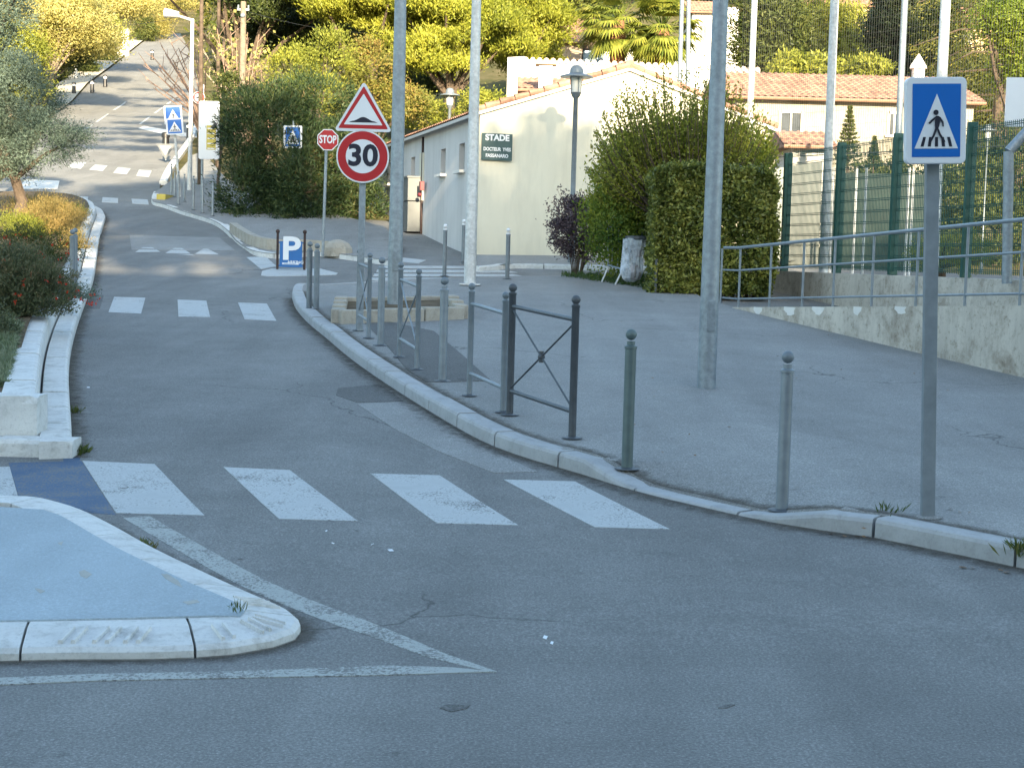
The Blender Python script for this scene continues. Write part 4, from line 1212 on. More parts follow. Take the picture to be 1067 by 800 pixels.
for px, ww_, hh_ in ((796, .10, .13), (829, .12, .13), (859, .12, .12), (900, .07, .12), (945, .09, .10)):
    t = t_at(px); mb = MB(); pts__ = [(-.5, 0), (.5, 0), (random.uniform(.3, .55), -.45), (random.uniform(.1, .5), -.8), (.1, -1), (-.2, -.95), (random.uniform(-.5, -.2), -.75), (-.52, -.4)]
    vs_ = []
    for d_ in (-.004, .01):
        for u_, v_ in pts__:
            q = rp(t + u_ * ww_ * 3.4) + rn * d_; vs_.append((q.x, q.y, rtop(t) - .004 + v_ * hh_))
    n_ = len(pts__); mb.add(vs_, [tuple(range(n_)), tuple(range(2 * n_ - 1, n_ - 1, -1))] + [(i, (i + 1) % n_, n_ + (i + 1) % n_, n_ + i) for i in range(n_)])
    mb.build('paint_patch', BRIGHTW, RAMPW)
t = T1 - .3
mb = MB(); mb.tube(rpt(t, -.02), rpt(t, .985), .019, n=10); mb.build('post', GREYL, rl)
# back wall
F0, F1 = Vector((5.35, 31.2)), Vector((7.12, 24.0))
fd = (F1 - F0).normalized(); fn = Vector((-fd.y, fd.x)); fn = fn if fn.x > 0 else -fn
FL = 16
mb = MB()
a, b = F0 - fn * .12, F0 + fd * FL - fn * .12; c, d = F0 + fd * FL + fn * .15, F0 + fn * .15
mb.prism([(a.x, a.y), (b.x, b.y), (c.x, c.y), (d.x, d.y)], .6, 1.66)
tag(mb.build('fence_base_wall', CONC), 'straight concrete wall under the green mesh fence', 'wall')
mb = MB()
for k in range(9):
    q = F0 + fd * (.15 + k * 1.9) - fn * .13
fe = empty('mesh_fence', (F0.x, F0.y, 1.66), 0, 'green welded mesh fence with thick green posts on the concrete wall', 'fence')
o_ = fe.location
def t_f(px):
    lo, hi = -2, FL
    for _ in range(40):
        m = (lo + hi) / 2; q = F0 + fd * m
        v = Vector((q.x, q.y, 0)); x = 533.5 + FPX * v.dot(RTV) / v.dot(FWD)
        if x < px: lo = m
        else: hi = m
    return lo
fposts = [t_f(817), t_f(872), t_f(930), t_f(1006)]
fposts += [fposts[-1] + 2.5, fposts[-1] + 5.0, fposts[-1] + 7.5]
ftop = [2.35, 2.4, 2.42, 2.42, 2.42, 2.42, 2.42]
for t, h in zip(fposts, ftop):
    q = F0 + fd * t; mb = MB(); mb.box((q.x - o_.x, q.y - o_.y, h / 2), (.16, .07, h), math.atan2(fd.y, fd.x) + math.pi / 2)
    k_ = 0
    mb.build('post', FENG, fe, bevel=.008)
for i in range(len(fposts) - 1):
    mb = MB(); t = fposts[i] + .05
    while t < fposts[i + 1]:
        q = F0 + fd * t; mb.tube((q.x - o_.x, q.y - o_.y, .06), (q.x - o_.x, q.y - o_.y, 2.36), .0062, n=4, cap=False); t += .055
    a, b = F0 + fd * fposts[i], F0 + fd * fposts[i + 1]
    z = .1
    while z < 2.4:
        for dz in (0, .03) if abs((z * 5) % 1 - .5) < .2 else (0,):
            mb.tube((a.x - o_.x, a.y - o_.y, z + dz), (b.x - o_.x, b.y - o_.y, z + dz), .0062, n=4, cap=False)
        z += .2
    mb.build('mesh_panel', FENG, fe)
# ball-stop net: high wires over the court
nt_ = empty('ball_net', (5.0, 33, 1.7), 0, 'tall dark ball-stop net hanging above the court behind the fence', 'net')
o_ = nt_.location
NA, NB = Vector((4.9, 34.5)), Vector((10.5, 27.0)); nd = (NB - NA).normalized(); NL = (NB - NA).length
mb = MB(); t = 0
while t < NL:
    q = NA + nd * t; mb.tube((q.x - o_.x, q.y - o_.y, 2.4), (q.x - o_.x, q.y - o_.y, 9.5), .0028, n=3, cap=False); t += .06
z = 2.4
while z < 9.5:
    mb.tube((NA.x - o_.x, NA.y - o_.y, z), (NB.x - o_.x, NB.y - o_.y, z), .0022, n=3, cap=False); z += .30
mb.build('netting', NETM, nt_)
mb = MB(); mb.tube((NA.x - o_.x, NA.y - o_.y, 2.4), (NB.x - o_.x, NB.y - o_.y, 2.4), .012, n=6); mb.build('edge_rope', NETM, nt_)
mb = MB(); mb.prism([(5.2, 31.5), (13, 17), (26, 17), (26, 37), (6.5, 37)], 1.2, 1.6); tag(mb.build('court', PATCHL), kind='structure')
# goal frame / basketball hoop
Yg = 22.5
a = at(1050, 280, Yg); b = at(1051, 158, Yg); c = at(1078, 128, Yg)
e = empty('basketball_hoop', (a.x, Yg, 1.6), 0, 'white backboard on a bent galvanised post behind the fence', 'basketball hoop')
o_ = e.location
mb = MB(); mb.tube((0, 0, 0), b - o_, .075, .075, 12); mb.tube(b - o_, c - o_, .075, .07, 12); mb.tube(c - o_, c - o_ + Vector((1.2, .3, .1)), .07, n=12); mb.build('post', GALV, e, smooth=True)
m_ = at(1085, 107, Yg + .8) - o_; w_ = 71 / scale(Yg + .8)
mb = MB(); mb.box(m_, (w_, .04, 50 / scale(Yg + .8)), math.radians(-8)); mb.build('backboard', SWHITE, e)
mb = MB()
for k in range(16):
    a0, a1 = k / 16 * 2 * math.pi, (k + 1) / 16 * 2 * math.pi
    mb.tube(m_ + Vector((.3 + .22 * math.cos(a0), -.32 + .22 * math.sin(a0), -.25)), m_ + Vector((.3 + .22 * math.cos(a1), -.32 + .22 * math.sin(a1), -.25)), .01, n=6)
mb.build('rim', REDP, e)
# pale screens behind the court
def block(name, px0, px1, py0, Y, zb, dth, mat, label, cat, top1=None):
    a, b = at(px0, py0, Y), at(px1, top1 or py0, Y)
    mb = MB()
    mb.add([(a.x, Y, zb), (b.x, Y, zb), (b.x, Y, b.z), (a.x, Y, a.z), (a.x, Y + dth, zb), (b.x, Y + dth, zb), (b.x, Y + dth, b.z), (a.x, Y + dth, a.z)],
           [(0, 1, 2, 3), (4, 7, 6, 5), (0, 4, 5, 1), (1, 5, 6, 2), (2, 6, 7, 3), (3, 7, 4, 0)])
    return tag(mb.build(name, mat), label, cat)
block('concrete_screen', 800, 857, 177, 38, 1.5, .3, plaster('grey_screen', (.27, .29, .27), .3), 'pale concrete screen wall behind the fence, right of the clipped hedge', 'wall', 168)
block('windbreak_panel', 874, 968, 180, 37.5, 1.5, .1, plain('green_grey_screen', (.018, .035, .03), .8, 0, .3, 3), 'grey-green windbreak panel behind the middle fence posts', 'screen', 182)
for px in (868, 893, 903, 948, 952):
    a = at(px, 175, 33.0 if px != 903 else 30); mb = MB(); mb.tube((a.x, a.y, 1.6), a, .03 if px != 868 else .05, n=8)
    tag(mb.build('thin_post', GALVW), {868: 'thicker white post right of the tall bright pole', 893: 'thin white post left of centre behind the fence', 903: 'thin white post in the middle of the second fence panel', 948: 'left thin white post behind the sign pole', 952: 'right thin white post behind the sign pole'}[px], 'post', 'thin white posts in the court')
# trash bag holder, trestle, dark post by the bush
p = hp(662, 297); 
e = empty('litter_bag_holder', p, 0, 'transparent litter bag hanging from a dark ring beside the hedge', 'litter bin')
s = scale(p.y)
mb = MB(); mb.lathe((0.02, 0, .88), [(.24, 0), (.25, .02), (.25, .07), (.22, .08)], 16); mb.tube((.28, 0, 0), (.28, 0, .95), .03); mb.build('ring_and_post', DARKP, e)
mb = MB(); rb = []
n = 22
prof_b = [(.235, .90), (.22, .7), (.21, .45), (.22, .25), (.17, .12), (.06, .06)]
vs_ = []
rr = random.Random(3)
for r, z in prof_b:
    for i in range(n):
        a = 2 * math.pi * i / n; k = 1 + rr.uniform(-.12, .12)
        vs_.append((math.cos(a) * r * k - .02 - (.9 - z) * .09, math.sin(a) * r * k, z + rr.uniform(-.015, .015)))
mb.add(vs_, [(j * n + i, j * n + (i + 1) % n, (j + 1) * n + (i + 1) % n, (j + 1) * n + i) for j in range(len(prof_b) - 1) for i in range(n)])
BAGT, ntb, bsb = new_mat('translucent_bag', .3, 0, .5)
bsb.inputs['Base Color'].default_value = (.62, .68, .75, 1)
trn = ntb.nodes.new('ShaderNodeBsdfTransparent'); mxs = ntb.nodes.new('ShaderNodeMixShader')
fz = ramp(ntb, noise(ntb, 7, 4, .6, obj_pos(ntb)), [(.25,) * 3, (.8,) * 3], [.35, .65])
ntb.links.new(fz, mxs.inputs[0]); ntb.links.new(trn.outputs[0], mxs.inputs[1]); ntb.links.new(bsb.outputs[0], mxs.inputs[2]); ntb.links.new(mxs.outputs[0], ntb.nodes['Material Output'].inputs[0])
mb.build('plastic_bag', BAGT, e)
mb = MB(); mb.ball((-.02, -.02, .28), .12, 8); mb.ball((.0, .05, .18), .10, 8); mb.box((.03, -.1, .62), (.12, .05, .16), .3)
mb.build('litter', plain('mixed_litter', (.25, .16, .14), .7, 0, .8, 9), e)
p = hp(683, 305); mb = MB(); mb.tube(p, p + Vector((0, 0, .62)), .03, n=8)
tag(mb.build('short_post', DARKP), 'short dark post between the litter bag and the clipped hedge', 'post')
a, b = hp(627, 294), hp(641, 297); 
e = empty('crowd_barrier', a, 0, 'light metal crowd barrier leaning in the bush beside the litter bag', 'barrier')
o_ = a; d = b - a
mb = MB(); mb.tube((0, 0, 0), (.14, .1, .34), .018); mb.tube(d, d + Vector((.16, .1, .34)), .018); mb.build('foot', GALVW, e)
mb = MB(); mb.tube((.12, .1, .34), d + Vector((.18, .1, .30)), .018); mb.tube((.12, .1, .34), (.10, .12, 1.1), .018); mb.tube((.1, .12, 1.1), (1.2, .5, 1.1), .018)
for k in range(8): mb.tube((.2 + k * .12, .14 + k * .04, .34), (.2 + k * .12, .14 + k * .04, 1.1), .008, n=6)
mb.build('frame', GALV, e)
# small litter and leaves on the asphalt
mb = MB(); rr = random.Random(11)
def flake(mb, p, s, z=.006):
    a = rr.uniform(0, 6.3); q = Vector((math.cos(a), math.sin(a), 0)) * s; w = Vector((-q.y, q.x, 0)) * rr.uniform(.4, .8)
    p = Vector(p) + Vector((0, 0, z)); mb.add([p - q, p + w, p + q + Vector((0, 0, .006)), p - w + Vector((0, 0, .008))], [(0, 1, 2, 3)])
for px, py in [(660, 443), (760, 446), (680, 395), (830, 395), (866, 388), (905, 375), (1010, 380), (1040, 460), (990, 532), (1000, 536), (1010, 535), (900, 552)]:
    flake(mb, hp(px, py), .022)
for k in range(26): flake(mb, hit(rr.uniform(860, 1050), 566 + rr.uniform(0, 1) + 0) if False else hp(rr.uniform(600, 1060), rr.uniform(330, 480)), rr.uniform(.008, .016))
for k in range(10):
    x = rr.uniform(865, 905); flake(mb, hit(x, 558 + (x - 860) * .09), .02)
for k in range(6):
    x = rr.uniform(1000, 1058); flake(mb, hit(x, 592 + (x - 1000) * .11), .025)
tag(mb.build('fallen_leaves', leafmat('dry_leaf', [(.20, .11, .05), (.34, .22, .12)], .1)), kind='stuff')
mb = MB()
for px, py in [(372, 555), (340, 556), (388, 569), (407, 576), (347, 569), (215, 600), (92, 405), (100, 470), (250, 583), (568, 668), (575, 672)]:
    flake(mb, hit(px, py), rr.uniform(.012, .028))
tag(mb.build('paper_scraps', SWHITE), kind='stuff')
# ------------------------------------------------------------------ foliage
def leaf_mesh(name, P, D, L, Wd, mat, parent=None, thick_jit=.35, N=None):
    """P: n x 3 positions, D: n x 3 main leaf directions; one folded diamond leaf per point"""
    n = len(P)
    D = D / (np.linalg.norm(D, axis=1, keepdims=True) + 1e-9)
    R_ = rng.normal(size=(n, 3))
    if N is not None: R_ = N + rng.normal(size=(n, 3)) * .38
    S = np.cross(D, R_); S /= (np.linalg.norm(S, axis=1, keepdims=True) + 1e-9)
    l = (L * (1 + thick_jit * rng.uniform(-1, 1, n)))[:, None] / 2; w = (Wd * (1 + thick_jit * rng.uniform(-1, 1, n)))[:, None] / 2
    V = np.empty((n, 4, 3), np.float32)
    V[:, 0] = P - D * l; V[:, 1] = P + S * w; V[:, 2] = P + D * l; V[:, 3] = P - S * w
    me = bpy.data.meshes.new(name)
    me.vertices.add(4 * n); me.vertices.foreach_set('co', V.reshape(-1))
    me.loops.add(4 * n); me.loops.foreach_set('vertex_index', np.arange(4 * n, dtype=np.int32))
    me.polygons.add(n); me.polygons.foreach_set('loop_start', np.arange(0, 4 * n, 4, dtype=np.int32))
    try: me.polygons.foreach_set('loop_total', np.full(n, 4, np.int32))
    except Exception: pass
    me.update(calc_edges=True)
    a = me.attributes.new('rnd', 'FLOAT', 'FACE'); a.data.foreach_set('value', rng.uniform(0, 1, n).astype(np.float32))
    me.materials.append(mat)
    o = bpy.data.objects.new(name, me); COL.objects.link(o)
    if parent is not None: o.parent = parent
    return o
def clumps(blobs, nc, rmin=.55, flat=1.0, bottom=-.7):
    """clump centres and outward normals over ellipsoid blobs (list of (cx,cy,cz,rx,ry,rz))"""
    ws = np.array([max(b[3] * b[5], .01) for b in blobs]); ws = ws / ws.sum()
    idx = rng.choice(len(blobs), nc, p=ws)
    B_ = np.array(blobs)[idx]
    d = rng.normal(size=(nc, 3)); d /= np.linalg.norm(d, axis=1, keepdims=True)
    d[:, 2] = np.where(d[:, 2] < bottom, -d[:, 2], d[:, 2])
    r = rng.uniform(rmin ** 2, 1, nc)[:, None] ** .5
    C = B_[:, :3] + d * B_[:, 3:] * r
    return C, d
def cloud(blobs, nc, per, cr, rmin=.55, sq=.7, bottom=-.7, out=.7, upb=.2, sup=0):
    if sup:      # boughs: small clumps gathered on larger domes
        C0_, d0 = clumps(blobs, sup, rmin, bottom=bottom)
        k_ = rng.integers(0, sup, nc)
        dd = rng.normal(size=(nc, 3)); dd /= np.linalg.norm(dd, axis=1, keepdims=True); dd[:, 2] = np.abs(dd[:, 2]) - .25
        C = C0_[k_] + dd * np.array([1, 1, .6]) * cr * 2.3 * rng.uniform(.7, 1.1, (nc, 1)); d = dd + d0[k_] * .3
    else:
        C, d = clumps(blobs, nc, rmin, bottom=bottom)
    cs = cr * rng.uniform(.6, 1.35, (nc, 1, 1))
    off = rng.normal(size=(nc, per, 3)) * np.array([1, 1, sq]) * cs * .55
    P = (C[:, None, :] + off).reshape(-1, 3)
    D = (d[:, None, :] * out + rng.normal(size=(nc, per, 3)) * .7 + np.array([0, 0, upb])).reshape(-1, 3)
    N_ = off / (np.linalg.norm(off, axis=2, keepdims=True) + 1e-6) * .8 + d[:, None, :] * .9 + np.array([0, 0, .25])
    cloud.N = (N_ / (np.linalg.norm(N_, axis=2, keepdims=True) + 1e-6)).reshape(-1, 3)
    return P, D, C
def trunk_mesh(mb, base, blobs, r, C=None, nl=8):
    base = Vector(base)
    cen = np.mean([b[:3] for b in blobs], axis=0); top = Vector(cen)
    fork = base.lerp(top, .45) + Vector((random.uniform(-.1, .1) * r * 8, 0, 0))
    mid = base.lerp(fork, .5) + Vector((random.uniform(-1, 1) * r * 1.2, random.uniform(-1, 1) * r, 0))
    mb.path([base - Vector((0, 0, .2)), base + Vector((0, 0, .15)), mid, fork], r * 1.15, r * .75, 9)
    if C is not None and len(C):
        for k in rng.choice(len(C), min(nl, len(C)), replace=False):
            t = Vector(C[k]); m = fork.lerp(t, .5) + Vector((random.uniform(-.2, .2), 0, .1)) * (t - fork).length * .3
            mb.path([fork, m, t], r * .5, r * .1, 6)
def bpx(px, py, rx, ry, Y, depth=1.0):
    c = at(px, py, Y); s = scale(Y)
    return (c.x, c.y, c.z, rx / s, depth * rx / s, ry / s)
def tree(name, base, blobs, nc, per, cr, L, Wd, mat, r, label, cat='tree', group=None, bark=None, sq=.7, rmin=.5, limbs=8, bottom=-.7, upb=.2, out=.7, crown='crown', trunkname='trunk', sup=0):
    base = Vector(base)
    e = empty(name, base, 0, label, cat, group)
    bl = [(b[0] - base.x, b[1] - base.y, b[2] - base.z, b[3], b[4], b[5]) for b in blobs]
    P, D, C = cloud(bl, nc, per, cr, rmin, sq, bottom, out, upb, sup)
    leaf_mesh(crown, P, D, L, Wd, mat, e, N=cloud.N)
    mb = MB(); trunk_mesh(mb, (0, 0, 0), bl, r, C, limbs); mb.build(trunkname, bark or BARK, e)
    return e
OLIVE = leafmat('olive_leaf', [(.045, .07, .045), (.10, .14, .10), (.22, .28, .22)], .2, .8)
PINE = leafmat('sunlit_pine_needles', [(.09, .12, .015), (.25, .27, .03), (.46, .44, .06)], .4, .35)  # sun on the bright pines put into the needle colour
PINED = leafmat('shaded_pine_needles', [(.010, .020, .007), (.028, .045, .012), (.09, .11, .02)], .2, .35)  # darker copy of the needles, shade put into the colour
YEL = leafmat('autumn_leaf', [(.30, .28, .08), (.48, .43, .14), (.62, .57, .26)], .55, .4)
YGR = leafmat('yellow_green_leaf', [(.10, .13, .02), (.25, .27, .04), (.42, .40, .06)], .4, .6)
OLEA = leafmat('oleander_leaf', [(.012, .030, .010), (.035, .065, .020), (.085, .11, .035), (.17, .11, .04)], .25, .9, pos=[.15, .45, .8, 1])
HEDGE = leafmat('hedge_leaf', [(.03, .05, .012), (.15, .175, .035), (.42, .40, .09)], .3, 3.2, .33)
BUSH = leafmat('bush_leaf', [(.05, .11, .02), (.18, .24, .03), (.42, .42, .05)], .4, .7)
PURP = leafmat('purple_leaf', [(.04, .025, .03), (.10, .07, .08), (.20, .15, .16)], .2, 2)
GRASSM = leafmat('grass_blade', [(.05, .09, .02), (.10, .13, .03), (.22, .17, .06)], .3, 1.5)
DRY = leafmat('dry_shrub', [(.14, .13, .04), (.34, .25, .08), (.50, .34, .12)], .3, 1.2)
FLRED = leafmat('red_flower', [(.45, .02, .01), (.60, .06, .02)], .3)
SHRUBD = leafmat('dark_shrub_leaf', [(.04, .06, .03), (.11, .13, .06), (.24, .18, .10)], .3, 1.4)
CYP = leafmat('cypress_leaf', [(.012, .022, .010), (.03, .045, .015), (.07, .08, .02)], .15, .6)
PALM = leafmat('palm_leaf', [(.07, .11, .02), (.22, .25, .04), (.42, .38, .07)], .35, .8)
TWIG = plain('pinkish_twig', (.30, .20, .15), .9, 0, .2)
MID = leafmat('mid_green_leaf', [(.025, .04, .012), (.07, .09, .02), (.14, .15, .035)], .3, .5)

# olive tree on the left bed
p = at(17, 226, 38.5); base = Vector((p.x, p.y, bedz(p.x, p.y)))
bl = [bpx(20, 105, 46, 40, 38.5), bpx(48, 150, 38, 34, 38), bpx(5, 165, 36, 36, 38.5), bpx(-35, 120, 50, 60, 39), bpx(78, 142, 22, 12, 38), bpx(20, 70, 26, 16, 38.5)]
e = tree('olive_tree', base, bl, 900, 85, .26, .075, .017, OLIVE, .16, 'silvery olive tree with a twisted trunk on the left bed', cat='olive tree', limbs=7, upb=0)
# grey foliage hanging in at the top left corner
p = at(-60, 200, 44); base = Vector((p.x, p.y, prof(44)))
tree('tall_tree', base, [bpx(-25, 5, 58, 42, 44), bpx(10, 15, 34, 34, 44), bpx(-10, 50, 30, 30, 44)], 220, 70, .35, .10, .03, OLIVE, .2, 'grey-green tree crown reaching into the top left corner', limbs=10)
# left bed shrubs
def shrub(name, px, py, rx, ry, Y, nc, per, cr, L, Wd, mat, label, cat='shrub', group=None, flowers=0, zf=None, sq=.8, upb=.5, stems=10, fm=None, depth=.8):
    b = bpx(px, py, rx, ry, Y, depth)
    zb = (zf or (lambda x, y: prof(y)))(b[0], b[1])
    e = empty(name, (b[0], b[1], zb), 0, label, cat, group)
    bl_ = (0, 0, b[2] - zb, b[3], b[4], b[5])
    P, D, C = cloud([bl_], nc, per, cr, .35, sq, -.9, .6, upb)
    m_ = P[:, 2] > 0; P = P[m_]; D = D[m_]
    leaf_mesh('foliage', P, D, L, Wd, mat, e, N=cloud.N[m_])
    mb = MB()
    for k in rng.choice(len(C), min(stems, len(C)), replace=False):
        t = Vector(C[k]); mb.path([Vector((t.x * .15, t.y * .15, -.05)), Vector((t.x * .4, t.y * .4, t.z * .5)), t], .016, .005, 5)
    mb.build('stems', BARK, e)
    if flowers:
        d = rng.normal(size=(flowers, 3)); d /= np.linalg.norm(d, axis=1, keepdims=True); d[:, 1] = -np.abs(d[:, 1]); d[:, 2] = np.abs(d[:, 2]) - .35
        Q = np.array(bl_[:3]) + d * np.array(bl_[3:]) * 1.04
        Q = np.repeat(Q, 3, axis=0) + rng.normal(size=(flowers * 3, 3)) * .012
        leaf_mesh('flowers', Q, rng.normal(size=(flowers * 3, 3)), .045, .03, fm or FLRED, e)
    return e
shrub('flowering_shrub', 12, 300, 70, 46, 18.9, 620, 60, .13, .05, .012, SHRUBD, 'dark brown-green shrub with small red flowers nearest the viewer on the left bed', flowers=45, zf=bedz, upb=.9)
shrub('flowering_shrub', 72, 312, 34, 18, 21.5, 110, 45, .10, .045, .014, OLIVE, 'grey-green shrub spilling red-flowered sprays over the left kerb', flowers=22, zf=bedz, upb=.3, stems=4)
shrub('flowering_shrub', -22, 345, 40, 26, 16.5, 140, 50, .14, .05, .012, SHRUBD, 'low dark shrub at the left edge of the photo by the kerb', zf=bedz, flowers=8)
shrub('flowering_shrub', 34, 262, 52, 26, 28, 200, 55, .18, .05, .014, MID, 'green shrub dotted with orange flowers in the middle of the bed', flowers=60, zf=bedz, upb=.8)
shrub('dry_shrub', 56, 228, 38, 20, 36.0, 220, 60, .18, .07, .012, DRY, 'sunlit orange-brown grassy shrub at the far end of the bed', zf=bedz, upb=1.6)
shrub('dry_shrub', 78, 262, 16, 22, 32, 110, 50, .16, .06, .012, DRY, 'small sunlit tan shrub touching the left kerb behind the bollards', zf=bedz, upb=1.6)
shrub('dry_shrub', 22, 238, 26, 16, 35, 120, 50, .18, .06, .014, YGR, 'yellow-green low shrub round the foot of the olive tree', zf=bedz, upb=1.0)
shrub('dry_shrub', 40, 216, 44, 12, 41, 150, 50, .2, .07, .012, DRY, 'sunlit dry shrub beyond the olive trunk at the bed tip', zf=bedz, upb=1.6)
shrub('low_green_shrub', 66, 222, 26, 8, 39.5, 90, 45, .14, .05, .02, HEDGE, 'low dark green shrub at the far tip of the left bed', zf=bedz)
shrub('bed_shrub', -90, 262, 60, 26, 27, 240, 50, .2, .06, .014, MID, 'wide green shrub on the open soil left of the flowering shrubs', zf=bedz, upb=.9)
shrub('bed_shrub', -130, 330, 60, 34, 18, 240, 50, .16, .05, .014, SHRUBD, 'low brown-green shrub at the far left of the bed above the front kerb', zf=bedz, upb=.9)
# grass and ground cover on the bed
pts = []
for k in range(60000):
    px = rng.uniform(-420, 48) if k > 20000 else rng.uniform(-70, 48); py = rng.uniform(262 if k > 20000 else 318, 410)
    v = hit(px, py, .45)
    if v.y < 12.95 or v.x > inn[0][0] - .1 and v.y < 16: continue
    if v.x > np.interp(v.y, [q[1] for q in inn], [q[0] for q in inn]) - .05: continue
    if math.sin(v.x * 5.1 + v.y * 2.2) + math.sin(v.y * 3.7 - v.x * 2.3) < -.4: continue
    pts.append((v.x, v.y, bedz(v.x, v.y) + rng.uniform(0, .05)))
pts = np.array(pts)
D = rng.normal(size=pts.shape) * .8 + np.array([0, 0, .7])
o = leaf_mesh('bed_grass', pts, D, .12, .016, leafmat('bed_groundcover', [(.10, .14, .06), (.20, .24, .14), (.34, .34, .24)], .3, 2.2)); tag(o, kind='stuff')
def tuft(px, py, off, n, sp, L, label, mat=None, h=.05):
    v = hit(px, py, off)
    P = np.array(v) + rng.normal(size=(n, 3)) * np.array([sp, sp, 0]) + np.array([0, 0, 1]) * rng.uniform(0, h, (n, 1))
    D = (P - np.array(v)) * 6 * np.array([1, 1, 0]) + rng.normal(size=(n, 3)) * .3 + np.array([0, 0, .8])
    tag(leaf_mesh('weed_tuft', P, D, L, L * .14, mat or GRASSM), label, 'weed', 'weeds growing in the kerb joints')
tuft(78, 473, 0, 160, .05, .10, 'green weed tuft at the corner of the white left kerb')
tuft(78, 431, 0, 60, .03, .07, 'small weed tuft halfway along the white left kerb')
tuft(151, 572, 0, 70, .035, .06, 'tiny green weed beside the outline line on the near asphalt')
tuft(246, 639, .1, 30, .018, .04, 'tiny weed in the joint at the tip of the pale blue island')
tuft(925, 534, .12, 26, .05, .07, 'sparse dry grass sprigs left of the large sign pole')
if 0: tuft(0, 0, 0, 1, 1, 1, '')
tuft(1064, 575, .1, 90, .05, .09, 'yellowish grass tuft behind the kerb at the right edge')

# oleander mass
Yo = 49.5
bl = [bpx(285, 150, 56, 60, Yo), bpx(260, 205, 34, 45, Yo - .8), bpx(320, 190, 48, 55, Yo - .6), bpx(365, 175, 34, 55, Yo), bpx(255, 130, 28, 40, Yo + .5), bpx(330, 110, 50, 32, Yo + 1), bpx(378, 218, 26, 28, Yo - .3), bpx(300, 228, 70, 22, Yo - .9), bpx(305, 196, 16, 38, Yo - 1.9)]
pb = at(305, 245, Yo)
tree('oleander', (pb.x, pb.y, prof(Yo)), bl, 900, 75, .34, .17, .032, OLEA, .12, 'huge dense dark oleander behind the stop sign', cat='bush', rmin=.72, limbs=16, upb=.4, out=1.0, sq=1, bottom=-1, trunkname='stems', crown='foliage')
# small things behind it
tree('wild_shrub', (at(330, 170, 56).x, 56, prof(56)), [bpx(305, 75, 30, 30, 56), bpx(345, 60, 26, 30, 56), bpx(325, 100, 40, 26, 56)], 180, 60, .35, .11, .04, YGR, .08, 'yellow-green wild shrub just above the oleander', cat='shrub', upb=.6)
tree('wild_shrub', (at(392, 170, 58).x, 58, prof(58)), [bpx(385, 75, 30, 34, 58), bpx(420, 112, 30, 25, 58), bpx(370, 100, 20, 22, 58)], 200, 60, .35, .12, .05, leafmat('reddish_shrub', [(.08, .10, .02), (.20, .20, .04), (.28, .17, .05)], .35, .7), .08, 'reddish and green shrub behind the hump warning triangle', cat='shrub', upb=.4)
tree('wild_shrub', (at(450, 170, 60).x, 60, prof(60)), [bpx(440, 122, 40, 20, 60), bpx(500, 110, 30, 15, 60)], 140, 60, .3, .12, .05, YGR, .08, 'light green shrub over the far end of the long roof', cat='shrub')
tree('ivy_shrub', (at(228, 190, 53).x, 53, prof(53)), [bpx(228, 128, 10, 30, 55), bpx(240, 90, 14, 18, 55)], 70, 50, .3, .10, .05, MID, .06, 'upright green shrub between the notice panel and the oleander', cat='shrub')
# yellow sparse sapling with stems
def sparse(name, base, top_pts, r, mat_w, leafm, nper, L, Wd, label, cat, spread=.25):
    base = Vector(base); e = empty(name, base, 0, label, cat)
    mb = MB(); Ps = []
    for q in top_pts:
        t = Vector(q) - base; m1 = t * .4 + Vector((t.x * -.1, 0, t.length * .08))
        mb.path([Vector((0, 0, -.1)), m1, t], r, r * .3, 5)
        for k in range(4):
            a = m1.lerp(t, .3 + .2 * k); b = a + Vector((random.uniform(-1, 1), random.uniform(-.6, .6), random.uniform(.3, 1))) * t.length * .16
            mb.path([a, b], r * .35, r * .15, 4)
            for _ in range(nper): Ps.append(np.array(a.lerp(b, random.uniform(.2, 1.1))) + rng.normal(size=3) * spread * .5)
    mb.build('branches', mat_w, e)
    if leafm: leaf_mesh('foliage', np.array(Ps), rng.normal(size=(len(Ps), 3)), L, Wd, leafm, e)
    return e
b_ = at(250, 110, 58)
sparse('yellow_sapling', (b_.x, 58, prof(58)), [at(x, y, 58 + random.uniform(-1, 1)) for x, y in [(226, 30), (232, 48), (240, 28), (246, 40), (258, 34), (262, 55), (270, 36), (272, 50), (236, 62), (268, 68), (228, 40)]], .035, TWIG, YEL, 9, .16, .12, 'sparse yellow-leaved sapling beside the wooden utility pole', 'tree')
b_ = at(280, 110, 57)
sparse('yellow_sapling', (b_.x, 57, prof(57)), [at(x, y, 57) for x, y in [(272, 72), (280, 62), (290, 68), (284, 76)]], .03, TWIG, YEL, 12, .15, .10, 'small yellow-leaved bush right of the wooden utility pole', 'tree')
# bare pinkish tree over the hill road
b_ = hit(213, 145)
pts_ = [at(x, y, b_.y + random.uniform(-2, 2)) for x, y in [(150, 66), (158, 58), (165, 72), (172, 56), (180, 62), (186, 50), (195, 45), (205, 52), (152, 82), (160, 92), (170, 84), (215, 58), (176, 40), (168, 48), (200, 34)]]
sparse('bare_tree', (b_.x, b_.y, prof(b_.y)), pts_, .07, TWIG, None, 0, 1, 1, 'bare pinkish tree with fanned twigs leaning over the hill road', 'tree')
b_ = hit(222, 120)
sparse('bare_tree', (b_.x + 1, b_.y, prof(b_.y)), [at(x, y, b_.y + random.uniform(-2, 2)) for x, y in [(205, 40), (214, 34), (220, 50), (228, 60), (200, 60), (232, 44)]], .08, BARKL, YGR, 5, .2, .12, 'pale-barked sparse tree behind the red-ringed sign', 'tree')

